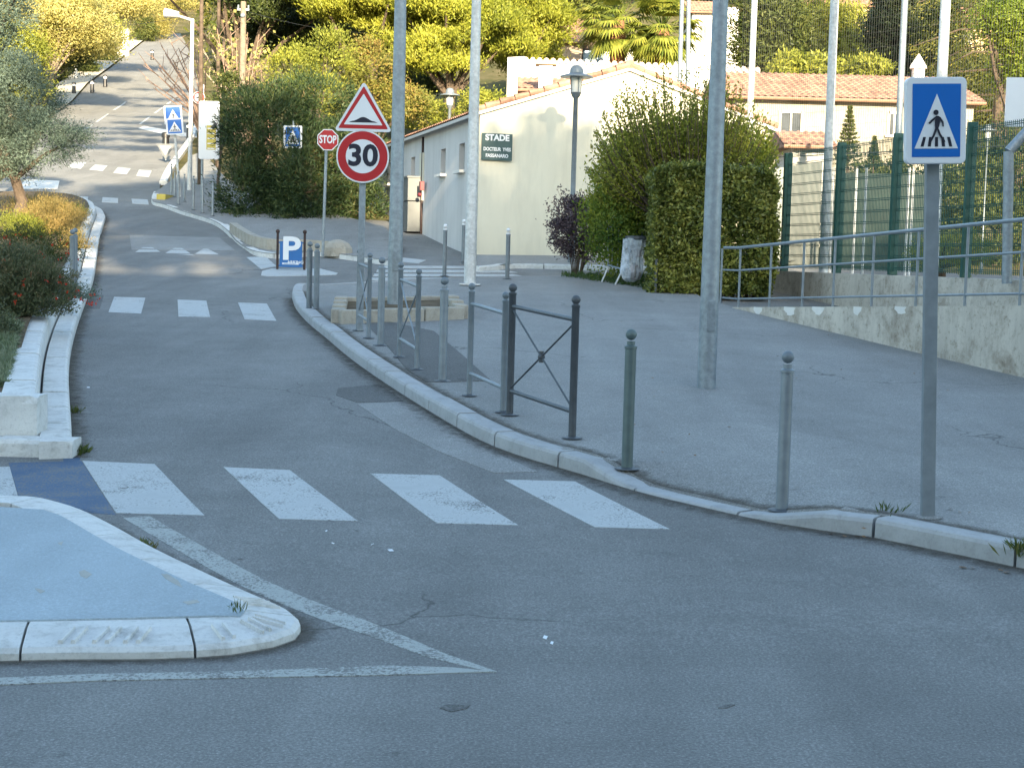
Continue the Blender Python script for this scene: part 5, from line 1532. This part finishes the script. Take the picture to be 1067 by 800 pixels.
# pines behind
def big_pine(blobs, Y, label, mat, nc=330, px=None, L=.34, r=.3, per=60, group='pines behind the building'):
    cx = px if px is not None else sum(b[0] for b in blobs) / len(blobs)
    p = at(cx, 100, Y)
    tree('pine_tree', (p.x, Y, min(gz(p.x, Y), p.z - 2)), [bpx(*b, Y) for b in blobs], int(nc * 1.25), int(per * 2.2), .42, L * .5, .05, mat, r, label, cat='pine tree', group=group, rmin=.5, upb=.9, out=.6, limbs=12, bottom=-.4, sup=max(14, nc // 14))
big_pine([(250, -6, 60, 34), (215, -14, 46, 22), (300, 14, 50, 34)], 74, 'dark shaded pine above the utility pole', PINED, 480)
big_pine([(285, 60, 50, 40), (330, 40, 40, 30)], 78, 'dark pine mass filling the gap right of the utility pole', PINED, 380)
big_pine([(380, 20, 52, 34), (350, -12, 60, 28), (410, 40, 36, 26)], 70, 'sunlit olive-green pine above the hump warning triangle', PINE, 560)
big_pine([(455, 18, 44, 34), (500, 45, 42, 34), (455, 66, 40, 26)], 68, 'sunlit pine in the middle, between the two near poles', PINE, 620)
big_pine([(540, 12, 38, 36), (565, 30, 22, 22), (530, 62, 30, 26)], 72, 'sunlit pine right of the pale pole above the roof', PINE, 520)
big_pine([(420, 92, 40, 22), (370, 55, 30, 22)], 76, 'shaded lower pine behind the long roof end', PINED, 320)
# top-left sunlit trees
def yt(blobs, Y, label, mat=YEL, nc=200, bark=BARKL, per=150, r=.22, L=.16, W_=.085, name='autumn_tree', base=None):
    cx = sum(b[0] for b in blobs) / len(blobs); p = at(cx, 90, Y)
    if base: p = at(*base, Y)
    tree(name, (p.x, Y, gz(p.x, Y)), [bpx(*b, Y) for b in blobs], nc, per, .9, L, W_, mat, r, label, group='sunlit trees along the hill road', bark=bark, limbs=12, bottom=-.5)
yt([(70, 22, 50, 26), (40, 48, 40, 22), (95, 45, 30, 18)], 100, 'broad bright yellow tree left of the hill road', nc=300, base=(33, 80), r=.35)
yt([(10, 55, 34, 24), (20, 90, 24, 20)], 95, 'yellow-green tree behind the olive tree', YGR, 240, base=(10, 80))
yt([(30, 20, 44, 30), (-5, 30, 40, 40)], 112, 'tall golden tree behind the olive crown', nc=260, base=(0, 80))
yt([(110, 38, 18, 14), (92, 42, 20, 18)], 118, 'light green tree over the left end of the white wall', YGR, 120, base=(42, 70))
yt([(130, 6, 40, 16), (100, 4, 44, 24), (70, -4, 40, 20)], 125, 'yellow tree above the low white wall', nc=320, base=(45, 60))
yt([(188, 2, 30, 14), (165, 12, 24, 12), (160, 30, 16, 16)], 170, 'bright pale tree at the top of the hill road', nc=170, base=(120, 60))
yt([(60, 62, 26, 14), (78, 50, 24, 16)], 105, 'olive-green small tree with forked pale branches', MID, 120, base=(38, 80))
for px, py, rx, ry, Y, lb_ in ((50, 76, 18, 10, 92, 'low green shrub left of the hill footway'), (90, 69, 11, 8, 100, 'dark round shrub beside the hill footway post'), (112, 60, 8, 5, 118, 'low shrub at the foot of the white wall'), (152, 30, 14, 15, 150, 'tall green shrub right of the low white wall'), (38, 92, 20, 12, 85, 'low shrub just beyond the olive tree')):
    Y = min(Y * 1.6, hit(px, py + ry * .9).y)
    shrub('roadside_shrub', px, py, rx, ry, Y, 70, 40, .5, .22, .12, MID, lb_, group='shrubs beside the hill footway', zf=lambda x, y: gz(x, y))
_yw = hit(117, 58).y
block('white_garden_wall', 101, 134, 37, _yw, prof(_yw) - 1, .4, BRIGHTW, 'low white garden wall in full sun beside the hill road', 'wall', 30)
pw = hit(79, 82, .1); mb = MB(); mb.tube(pw, pw + Vector((0, 0, 2.2)), .14, n=8)
tag(mb.build('footway_post', GALVW), 'pale upright post between two shrubs on the hill footway', 'post')
sheet('hill_footway', [h2(*p) for p in [(60, 118), (76.5, 105), (91, 88), (113, 72), (131, 58), (147, 45), (158, 37), (148, 37), (129, 47), (106, 60), (80, 76), (56, 92), (44, 106)]], lambda x, y: prof(y) + .13, stone('pale_footway', (.50, .46, .38), .1, .1), 2.0)

# tall bush, clipped hedge, purple shrub on the plaza edge
Yb = 31.5
bl = [bpx(660, 205, 42, 64, Yb), bpx(720, 180, 56, 52, Yb + .5), bpx(772, 175, 32, 44, Yb + .5), bpx(642, 235, 34, 42, Yb - .3), bpx(700, 155, 34, 24, Yb)]
pb = at(690, 280, Yb)
e = tree('tall_bush', (pb.x, pb.y, prof(Yb)), bl, 900, 60, .24, .075, .034, BUSH, .05, 'tall wild bush with yellow-green shoots behind the clipped hedge', cat='bush', rmin=.7, limbs=14, upb=1.0, out=.6, sq=1.5, bottom=-1, trunkname='stems', crown='foliage')
# upright shoots
Ps, Ds = [], []
mb = MB()
dz_ = Vector((0, 0, pb.z - prof(Yb)))
for k in range(460):
    ang = random.uniform(-88, 88) ; w_ = math.radians(ang)
    # silhouette radius (photo pixels) around the heart of the bush
    rad_ = float(np.interp(ang, [-90, -60, -35, -10, 15, 40, 65, 90], [100, 118, 140, 146, 142, 128, 108, 96])) * random.uniform(.62, 1.06)
    ex, ey = 715 + math.sin(w_) * rad_ * .95, 222 - math.cos(w_) * rad_
    sx_, sy_ = 715 + (ex - 715) * .45 + random.uniform(-8, 8), 222 + (ey - 222) * .30 + 12
    yy = Yb + random.uniform(-1.3, .9)
    a = at(sx_, sy_, yy + .1) - pb + dz_; b = at(ex, ey - 4, yy) - pb + dz_
    m = a.lerp(b, .55) - Vector(((b.x - a.x) * -.12, 0, (b - a).length * .02))
    mb.path([a, m, b], .013, .004, 4)
    n = 76
    for j in range(n):
        t = .25 + .75 * j / n; q = a.lerp(m, t / .55) if t < .55 else m.lerp(b, (t - .55) / .45)
        Ps.append(np.array(q) + rng.normal(size=3) * .05 * (1.25 - t * .7)); Ds.append(rng.normal(size=3) * .7 + np.array((b - a).normalized()) * .8)
leaf_mesh('shoots', np.array(Ps), np.array(Ds), .075, .036, YGR, e)  # yellow-green leaf colour stands in for sun on the shoots
mb.build('twigs', BARK, e)
# hedge: a clipped box with gentle unevenness
Yh = 28.6; A_ = at(681, 300, Yh); B_ = at(806, 300, Yh)
hx0, hx1 = A_.x, B_.x; ztop = at(745, 176, Yh).z; zb = prof(Yh) + .1
hc = Vector(((hx0 + hx1) / 2, Yh + .75, zb))
e = empty('clipped_hedge', hc, 0, 'box-shaped clipped hedge with glossy leaves in front of the tall bush', 'hedge')
n = 52000
hw, hd_, hh = (hx1 - hx0) / 2, .75, ztop - zb
fa = rng.choice(5, n, p=[.42, .16, .14, .14, .14])
u, v = rng.uniform(-1, 1, n), rng.uniform(0, 1, n)
P = np.zeros((n, 3)); D = np.zeros((n, 3))
for f in range(5):
    m = fa == f
    if f == 0: P[m] = np.c_[u[m] * hw, -hd_ * np.ones(m.sum()), .06 + v[m] * (hh - .06)]; nrm = (0, -1, 0)
    if f == 1: P[m] = np.c_[u[m] * hw, (v[m] * 2 - 1) * hd_, hh * np.ones(m.sum())]; nrm = (0, 0, 1)
    if f == 2: P[m] = np.c_[-hw * np.ones(m.sum()), u[m] * hd_, v[m] * hh]; nrm = (-1, 0, 0)
    if f == 3: P[m] = np.c_[hw * np.ones(m.sum()), u[m] * hd_, v[m] * hh]; nrm = (1, 0, 0)
    if f == 4: P[m] = np.c_[u[m] * hw * .9, (rng.uniform(-.9, .9, m.sum())) * hd_, v[m] * hh * .97]; nrm = (0, -.5, .5)
    D[m] = np.array(nrm)
wob = (np.sin(P[:, 0] * 4.1 + P[:, 2] * 2.7) + np.sin(P[:, 2] * 5.3 - P[:, 0] * 2.2) + np.sin(P[:, 0] * 9 + P[:, 2] * 8)) * .035
# rounded corners
rad = np.clip((np.abs(P[:, 0]) / hw) ** 8 + (P[:, 2] / hh) ** 14 * .8, 0, 1.3)
P[:, 1] += np.where(fa == 0, rad * .16 - wob + rng.exponential(.09, n) - .05, 0)
P[:, 2] += np.where(fa == 1, wob - (np.abs(P[:, 0]) / hw) ** 8 * .12 + rng.normal(size=n) * .05, 0)
P[:, 0] += np.where(fa >= 2, wob, 0) * np.sign(P[:, 0]) - np.sign(P[:, 0]) * (P[:, 2] / hh) ** 10 * .10 + rng.normal(size=n) * .03
P += rng.normal(size=(n, 3)) * .03
D = D * .35 + rng.normal(size=(n, 3)) * .8 + np.array([0, 0, -.1])
P[:, :2] *= (1 - rng.uniform(0, .12, n) ** 1.5)[:, None]
Nn = np.where((fa == 0)[:, None], np.array([[0, -1, .35]]), np.array([[0, 0, 1.]])); Nn[fa == 2] = (-1, 0, .3); Nn[fa == 3] = (1, 0, .3)
leaf_mesh('foliage', P, D, .085, .045, HEDGE, e, N=Nn + rng.normal(size=(n, 3)) * .7)
mb = MB()
for k in range(16):
    x = -hw * .9 + hw * 1.8 * k / 15; mb.path([(x, 0, -.1), (x + random.uniform(-.1, .1), random.uniform(-.3, .3), hh * .6), (x + random.uniform(-.3, .3), random.uniform(-.5, .5), hh * .9)], .03, .01, 5)
mb.build('stems', BARK, e)
shrub('purple_shrub', 602, 240, 28, 34, 33, 180, 60, .17, .06, .03, PURP, 'purplish-grey leafy shrub at the left foot of the tall bush', stems=16)
sparse('purple_sprig', (at(598, 235, 33).x, 33, prof(33) + .8), [at(574, 209, 32.8), at(580, 196, 33), at(570, 216, 33), at(590, 205, 33)], .012, TWIG, PURP, 9, .06, .03, 'thin purplish sprigs reaching left over the gable wall', 'shrub', .06)
# grass strip by the bush
P = []
for k in range(3500):
    px, py = rng.uniform(585, 680), rng.uniform(286, 302)
    if py > 289 + (px - 590) * .14: continue
    v = hit(px, py, .12); P.append((v.x, v.y, v.z + rng.uniform(0, .05)))
P = np.array(P); tag(leaf_mesh('verge_grass', P, rng.normal(size=P.shape) * .5 + np.array([0, 0, .8]), .12, .018, leafmat('verge_blade', [(.03, .07, .015), (.08, .13, .03)], .3)), kind='stuff')

# dark hedges and small conifers behind the court
for (blobs, Y, nc, mat, lb_) in (([(905, 215, 40, 45), (960, 200, 50, 55)], 43, 420, MID, 'dark green hedge behind the windbreak panel'),
                          ([(1010, 190, 45, 55), (1060, 180, 40, 60), (1040, 240, 60, 40)], 40, 460, MID, 'dense dark shrubbery at the right edge behind the fence'),
                          ([(1000, 262, 34, 22), (965, 265, 22, 18)], 27.8, 200, YGR, 'small yellow-flowering bush on the concrete wall behind the sign pole')):
    cx = sum(b[0] for b in blobs) / len(blobs); p = at(cx, 260, Y)
    tree('garden_shrub', (p.x, Y, prof(Y) if Y > 30 else 1.6), [bpx(*b, Y) for b in blobs], nc if Y > 30 else 110, 55, .28 if Y > 30 else .14, .10 if Y > 30 else .05, .045 if Y > 30 else .02, mat, .07, lb_, cat='shrub', rmin=.6, bottom=-1, trunkname='stems', crown='foliage')
def conifer(name, px, base_y, top_y, Y, w, mat, label, n=2600, cat='conifer', L=.12, droop=.1, W_=.03, taper=1.0):
    a, b = at(px, base_y, Y), at(px, top_y, Y); H = b.z - a.z; R_ = w / scale(Y)
    e = empty(name, (a.x, Y, a.z), 0, label, cat)
    t = rng.uniform(0, 1, n) ** .8; lv = np.floor(t * 14) / 14 + .03; t = lv + (t - lv) * .35
    ang = np.round(rng.uniform(0, 1, n) * 9) / 9 * 6.283 + lv * 7 + rng.normal(size=n) * .12
    rr_ = R_ * (1 - t) ** taper * rng.uniform(.05, 1, n) ** .7
    P = np.c_[np.cos(ang) * rr_, np.sin(ang) * rr_, t * H + rr_ * .25 - droop * rr_] + rng.normal(size=(n, 3)) * R_ * .04
    D = np.c_[np.cos(ang), np.sin(ang), np.full(n, .5)] + rng.normal(size=(n, 3)) * .5
    leaf_mesh('crown', P, D, L, W_, mat, e)
    mb = MB(); mb.tube((0, 0, -1.5), (0, 0, H * .95), R_ * .06 + .02, .01, 7); mb.build('trunk', BARK, e)
conifer('small_fir', 883, 175, 110, 41, 17, MID, 'small fir tree in front of the cream house wall behind the fence')
conifer('small_fir', 910, 175, 142, 41.5, 10, MID, 'shorter fir tip right of the small fir behind the fence', 1200)
# big trees right background
def dense(px_blobs, Y, label, mat, nc, cr=.7, L=.22, W_=.07, name='dense_tree', cat='tree', group=None, rmin=.6, basex=None):
    cx = basex or sum(b[0] for b in px_blobs) / len(px_blobs); p = at(cx, 100, Y)
    tree(name, (p.x, Y, min(gz(p.x, Y), p.z - 2)), [bpx(*b, Y) for b in px_blobs], nc, 60, cr, L, W_, mat, .25, label, cat=cat, group=group, rmin=rmin, bottom=-.9, upb=.3)
dense([(802, 20, 34, 34), (795, 52, 30, 24), (820, 45, 26, 26)], 72, 'dark wide tree behind the hedge bush, left of the tall bright pole', MID, 420)
dense([(850, 30, 22, 26), (878, 58, 34, 18), (882, 28, 20, 20)], 76, 'lighter olive tree right of the tall bright pole', YGR, 320)
dense([(850, 72, 24, 10), (822, 70, 14, 10), (905, 72, 16, 10)], 62, 'low trimmed shrubs along the ridge of the tiled house', YGR, 200, .4)
dense([(935, 10, 22, 28), (932, 40, 30, 32), (938, 68, 28, 18), (950, 30, 18, 40)], 70, 'thick dark cypress rising behind the tiled roof', CYP, 560, .5, cat='cypress', name='cypress_tree', rmin=.75)
# right-hand sunlit conifer: long drooping boughs
Yc = 58
p = at(1040, 150, Yc); e = empty('cedar_tree', (p.x, Yc, gz(p.x, Yc)), 0, 'large sunlit cedar with drooping yellow-green boughs at the right', 'cedar')
zb_ = gz(p.x, Yc)
P, D = [], []
mb = MB(); H = 16.0
mb.tube((0, 0, -.5), (0, 0, H), .3, .05, 9)
for k in range(74):
    z = 1.6 + (H - 2) * k / 74; a = k * 2.4 + random.uniform(-.3, .3); Ls = (1 - z / (H * 1.15)) * 5.0 * random.uniform(.75, 1.1)
    tip_ = Vector((math.cos(a) * Ls, math.sin(a) * Ls * .8, z - Ls * .22)); root = Vector((0, 0, z))
    mid_ = root.lerp(tip_, .5) + Vector((0, 0, Ls * .08))
    mb.path([root, mid_, tip_], .05, .012, 5)
    m = 420; t = rng.uniform(.15, 1.05, m)
    pa_ = np.array(root)[None] * ((1 - t) ** 2)[:, None] + np.array(mid_)[None] * (2 * t * (1 - t))[:, None] + np.array(tip_)[None] * (t ** 2)[:, None]
    w_ = (.55 * (1.1 - t * .6))[:, None]
    pa_ = pa_ + rng.normal(size=(m, 3)) * np.array([1, 1, .35]) * w_ * .7 - np.array([0, 0, 1]) * np.abs(rng.normal(size=(m, 1))) * .28
    P.append(pa_); D.append(rng.normal(size=(m, 3)) * .5 + np.array([math.cos(a), math.sin(a), -.5]))
leaf_mesh('crown', np.concatenate(P), np.concatenate(D), .14, .04, leafmat('cedar_needles', [(.04, .055, .012), (.13, .14, .025), (.28, .23, .04)], .35, .5), e); mb.build('trunk', BARK, e)
dense([(1050, 20, 30, 30), (1075, 60, 36, 50)], 52, 'bright green crown at the right edge above the backboard', leafmat('bright_leaf', [(.05, .09, .01), (.14, .2, .02), (.25, .28, .03)], .4, .7), 420, .45, .12, .05)
dense([(985, 30, 26, 30), (1000, 90, 34, 34), (1035, 100, 40, 40)], 66, 'dark tree behind the large crossing sign', MID, 460)
# pines added to streak the hill road with shade, crowns above the frame
for X_, Y_, zz, rr_, lb_ in ((-11.9, 58, (12.3, 14, 15.6), 4.5, 'added shade-casting pine behind the street light, nearest the bend'), (-13.2, 68, (14.6, 16.5, 18.6), 5.0, 'added shade-casting pine on the right verge halfway up the hill road'), (-16.2, 85, (18.8, 21, 24), 5.5, 'added shade-casting pine highest on the right verge of the hill road')):
    zb_ = prof(Y_)
    e = empty('shade_pine', (X_, Y_, zb_), 0, lb_, 'pine tree', 'added shade pines on the hill verge')
    bl_ = [(-3.6 + k * .6, k, z_ - zb_, rr_, 1.6, .45) for k, z_ in enumerate(zz)]
    P, D, C = cloud(bl_, 200, 60, .5, .1, .7, -1)
    leaf_mesh('crown', P, D, .2, .06, PINE, e, N=cloud.N)
    mb = MB(); mb.tube((0, 0, -.2), (0, 0, zz[-1] - zb_ + .5), .10, .05, 8)
    for k, z_ in enumerate(zz): mb.path([(0, 0, z_ - zb_ - .6), (-2, k * .5, z_ - zb_ - .1), (-5, k, z_ - zb_)], .05, .02, 5)
    mb.build('trunk', BARK, e)
# palms
def palm(px, py, Y, R_, label, seed, trunk_to):
    rr = random.Random(seed); c = at(px, py, Y); g = at(px, trunk_to, Y)
    zb_ = gz(c.x, Y); zb_ = min(zb_, g.z - .5)
    e = empty('palm_tree', (c.x, Y, zb_), 0, label, 'palm tree', 'fan palms above the white wall')
    H = c.z - zb_
    mb = MB(); mb.lathe((0, 0, 0), [(.42, 0), (.36, H * .5), (.42, H - .5), (.3, H)], 12); mb.build('trunk', plain('palm_trunk', (.22, .11, .06), .95, 0, .4, 12, .2, .6), e, smooth=True)
    V_, F_ = MB(), None
    st_ = MB()
    for k in range(62):
        a = rr.uniform(0, 6.28); el_ = rr.uniform(-1.0, 1.35)
        d = Vector((math.cos(a) * math.cos(el_), math.sin(a) * math.cos(el_), math.sin(el_)))
        L1 = R_ * rr.uniform(.5, .68); hub = Vector((0, 0, H)) + d * L1
        st_.tube((0, 0, H), hub, .03, .015, 5)
        side = d.cross(Vector((0, 0, 1))).normalized(); upd = side.cross(d)
        nb = 17
        for j in range(nb):
            ph = (j / (nb - 1) - .5) * 2.7; dd = (d * math.cos(ph) + side * math.sin(ph)).normalized()
            Lb = R_ * .5 * (1 - .25 * abs(ph) / 1.35) * rr.uniform(.85, 1.1)
            w_ = (-d * math.sin(ph) + side * math.cos(ph)) * Lb * .06
            m_ = hub + dd * Lb * .55; t_ = hub + dd * Lb + Vector((0, 0, -Lb * .32))
            V_.add([hub, m_ - w_, t_, m_ + w_], [(0, 1, 2, 3)])
    st_.build('stalks', PALM, e)
    o = V_.build('fronds', PALM, e)
    at_ = o.data.attributes.new('rnd', 'FLOAT', 'FACE'); at_.data.foreach_set('value', rng.uniform(0, 1, len(o.data.polygons)).astype(np.float32))
palm(644, 22, 78, 2.3, 'left fan palm with a reddish trunk above the white wall', 2, 68)
palm(690, 30, 77, 2.2, 'right fan palm, shaggier, behind the thin poles', 5, 72)
dense([(622, 8, 24, 16), (610, -6, 26, 14)], 86, 'grey-green tree crown behind the left palm', MID, 160)
dense([(572, 60, 12, 26), (560, 25, 10, 30)], 75, 'narrow green tree between the pines and the red-roofed house', YGR, 120, .4)

# ------------------------------------------------------------------ houses behind
def house(px0, px1, eave_y, ridge_y, Y, depth, zb, wallm, label, wins=(), hip=0.0, name='house', roof_over=.3):
    a, b = at(px0, eave_y, Y), at(px1, eave_y, Y); ze = (a.z + b.z) / 2
    zr = at((px0 + px1) / 2, ridge_y, Y + depth / 2).z
    e = empty(name, ((a.x + b.x) / 2, Y, zb), 0, label, 'house'); o_ = e.location
    w = (b.x - a.x) / 2; ze -= zb; zr -= zb
    mb = MB(); mb.box((0, depth / 2, ze / 2), (w * 2, depth, ze)); mb.build('wall', wallm, e)
    v = roof_over
    tile_roof('roof', (-w - v, -v, ze - .02), (w + v, -v, ze - .02), (-w - v + hip, depth / 2, zr), (w + v - hip, depth / 2, zr), e)
    mb = MB()
    mb.add([(-w - v, -v, ze - .06), (w + v, -v, ze - .06), (w + v, depth + v, ze - .06), (-w - v, depth + v, ze - .06), (-w - v + hip, depth / 2, zr - .03), (w + v - hip, depth / 2, zr - .03)],
           [(0, 1, 2, 3), (1, 2, 5), (0, 3, 4), (2, 3, 4, 5), (0, 1, 5, 4)])
    mb.build('roof_deck', TILE, e)
    mb = MB(); mb.tube((-w - v, -v, ze - .05), (w + v, -v, ze - .05), .06, n=8); mb.build('gutter', plain('gutter_brown', (.25, .14, .09), .6), e)
    for (x0, y0, x1, y1) in wins:
        p0, p1 = at(x0, y1, Y), at(x1, y0, Y)
        mb = MB(); cx_, cz_ = (p0.x + p1.x) / 2 - o_.x, (p0.z + p1.z) / 2 - o_.z; ww_, hh_ = p1.x - p0.x, p1.z - p0.z
        for bx_ in (((cx_ - ww_ / 2, 0, cz_), (.08, .09, hh_ + .08)), ((cx_ + ww_ / 2, 0, cz_), (.08, .09, hh_ + .08)), ((cx_, 0, cz_ + hh_ / 2), (ww_, .09, .08)), ((cx_, -.02, cz_ - hh_ / 2), (ww_ + .2, .14, .08)), ((cx_, 0, cz_), (.05, .08, hh_))):
            mb.box(*bx_)
        f = mb.build('window', GABLE, e)
        mb = MB(); mb.box((cx_, -.0, cz_), (ww_, .03, hh_)); mb.build('pane', GLASS, f)
    return e
house(768, 1015, 104, 79, 50, 9, 2.9, stone('house_stone', (.33, .30, .24), .14, .3, 2), 'long cream house with a pinkish tiled roof behind the fence', [(812, 117, 836, 140), (925, 118, 938, 142)])
house(826, 860, 152, 138, 44, 3, 2.3, BRIGHTW, 'small tiled lean-to in front of the long cream house')
house(548, 601, 94, 82, 54, 5, 3, SIDEW, 'annex with a patch of red tiles behind the stadium roof')
e = empty('roof_chimney', at(568, 97, 53.4), 0, 'square white chimney with a flat cap behind the stadium roof', 'chimney')
e.location.z -= 1.0
mb = MB(); mb.box((0, 0, .95), (.46, .46, 1.9)); mb.build('shaft', BRIGHTW, e)
mb = MB(); mb.box((0, 0, 1.98), (.72, .66, .10)); mb.box((0, 0, 2.06), (.5, .5, .06)); mb.build('cap', plain('cap_tan', (.45, .33, .2), .9), e)
# scalloped white garden wall
a, b = at(541, 62, 64), at(792, 73, 64)
e = empty('tile_capped_wall', ((a.x + b.x) / 2, 64, 4.5), 0, 'high white garden wall capped with scalloped tiles below the palms', 'wall'); o_ = e.location
mb = MB(); mb.add([(a.x - o_.x, 0, 0), (b.x - o_.x, 0, 0), (b.x - o_.x, 0, b.z - o_.z), (a.x - o_.x, 0, a.z - o_.z), (a.x - o_.x, .35, 0), (b.x - o_.x, .35, 0), (b.x - o_.x, .35, b.z - o_.z), (a.x - o_.x, .35, a.z - o_.z)],
       [(0, 1, 2, 3), (4, 7, 6, 5), (0, 4, 5, 1), (1, 5, 6, 2), (2, 6, 7, 3), (3, 7, 4, 0)]); mb.build('wall_body', BRIGHTW, e)
mb = MB(); L_ = b.x - a.x; k = 0
while k * .28 < L_:
    t = k * .28 / L_; x = a.x + k * .28 - o_.x; z = a.z + (b.z - a.z) * t - o_.z
    mb.tube((x, -.10, z + .0), (x, .45, z + .05), .10, .10, 8); k += 1
mb.build('cap_tiles', plain('pale_cap_tile', (.62, .50, .40), .9, 0, .2), e)
block('wall_pier', 529, 547, 60, 60, 4.0, 3.5, SIDEW, 'grey shaded end pier of the white wall beside the pines', 'wall', 59)
house(576, 607, 44, 14, 82, 9, 8, plain('shaded_stucco', (.35, .27, .20), .9), 'house with a striped red tile roof between the pines and the palms')
block('blue_grey_shed', 608, 629, 53, 84, 9, 3, plain('blue_grey_render', (.30, .40, .48), .8), 'low blue-grey shed wall left of the palm trunk', 'shed')
block('bright_terrace_wall', 628, 790, 42, 88, 8, .5, BRIGHTW, 'broad bright white terrace wall behind the palm trunks', 'wall', 46)
house(722, 746, 13, 2, 92, 6, 12, BRIGHTW, 'narrow white house with a small red roof behind the thin poles', [(728, 27, 737, 41)])
block('yellow_tower_wall', 752, 770, 8, 96, 10, 3, BRIGHTW, 'pale wall corner between the near tall pole and the dark tree', 'wall', 8)
house(840, 906, 6, -18, 96, 9, 14, plain('pink_stucco', (.62, .47, .36), .9, 0, .08), 'pinkish white house on the hill between dark tree and cypress', [(874, 9, 885, 22), (851, 22, 862, 32)])
house(985, 1060, 26, 8, 92, 9, 14, plain('orange_stucco', (.5, .33, .2), .9, 0, .08), 'orange-toned house half hidden behind the cedar', [(1000, 34, 1012, 46)])
e = empty('roof_chimney', at(956, 90, 54), 0, 'pale chimney with a pointed cap on the long tiled house', 'chimney'); e.location.z -= .9
mb = MB(); mb.box((0, 0, .75), (.36, .36, 1.5)); mb.build('shaft', BRIGHTW, e)
mb = MB(); mb.lathe((0, 0, 1.5), [(.3, 0), (.28, .1), (.15, .3), (.02, .5)], 8); mb.build('cap', BRIGHTW, e)
# woods closing the hilltop
P, D = [], []
bl = []
for k in range(70):
    x = -75 + 190 * k / 69 + random.uniform(-2, 2); y = random.uniform(120, 150)
    if -44 < x < -26: continue
    z = gz(x, y) + 3
    bl.append((x, y, z + random.uniform(0, 5), random.uniform(3.5, 6), 3.5, random.uniform(4, 7)))
P, D, C = cloud(bl, 2600, 50, 1.2, .6)
tag(leaf_mesh('hill_wood', P, D, .6, .22, leafmat('hill_wood_leaf', [(.03, .045, .012), (.09, .11, .02), (.20, .19, .03)], .3, .15)), kind='stuff')
bl = []
for k in range(60):
    x = -120 + 260 * k / 59; y = random.uniform(215, 260)
    bl.append((x, y, gz(x, y) + 6, random.uniform(6, 9), 5, random.uniform(7, 11)))
P, D, C = cloud(bl, 1800, 50, 2.0, .6)
tag(leaf_mesh('far_wood', P, D, 1.0, .4, leafmat('far_wood_leaf', [(.08, .08, .015), (.20, .18, .03), (.34, .28, .05)], .3, .1)), kind='stuff')

# ------------------------------------------------------------------ unseen block and trees added behind the camera to shade the street
e = empty('shade_block', (14, -32, 0), 0, 'unseen block added behind the viewer to shade the street', 'building')
mb = MB(); mb.box((-2, -6, 10.4), (80, 12, 20.8)); mb.build('wall', GABLE, e)
mb = MB(); mb.box((-2, -6, 20.9), (80.6, 12.6, .2)); mb.build('roof', TILE, e)
for x, h, r in ((-16, 22, 4.5), (-4, 21.5, 3.5), (4.6, 30, 4.2), (7.2, 24.2, 2.4), (13.5, 23.8, 4.2), (22, 20.5, 3.5), (31, 22, 5)):
    tree('shade_tree', (x, -22, 0), [(x, -22, h - r, r, r, r), (x + 2, -23, h - r * 1.9, r * 1.1, r, r)], 330 if x == 13.5 else 420, 42, 1.0, .42, .30, MID, .4, 'unseen tall leafy tree added behind the viewer to shade the street', cat='tree', group='added shade trees behind the viewer', rmin=.2)
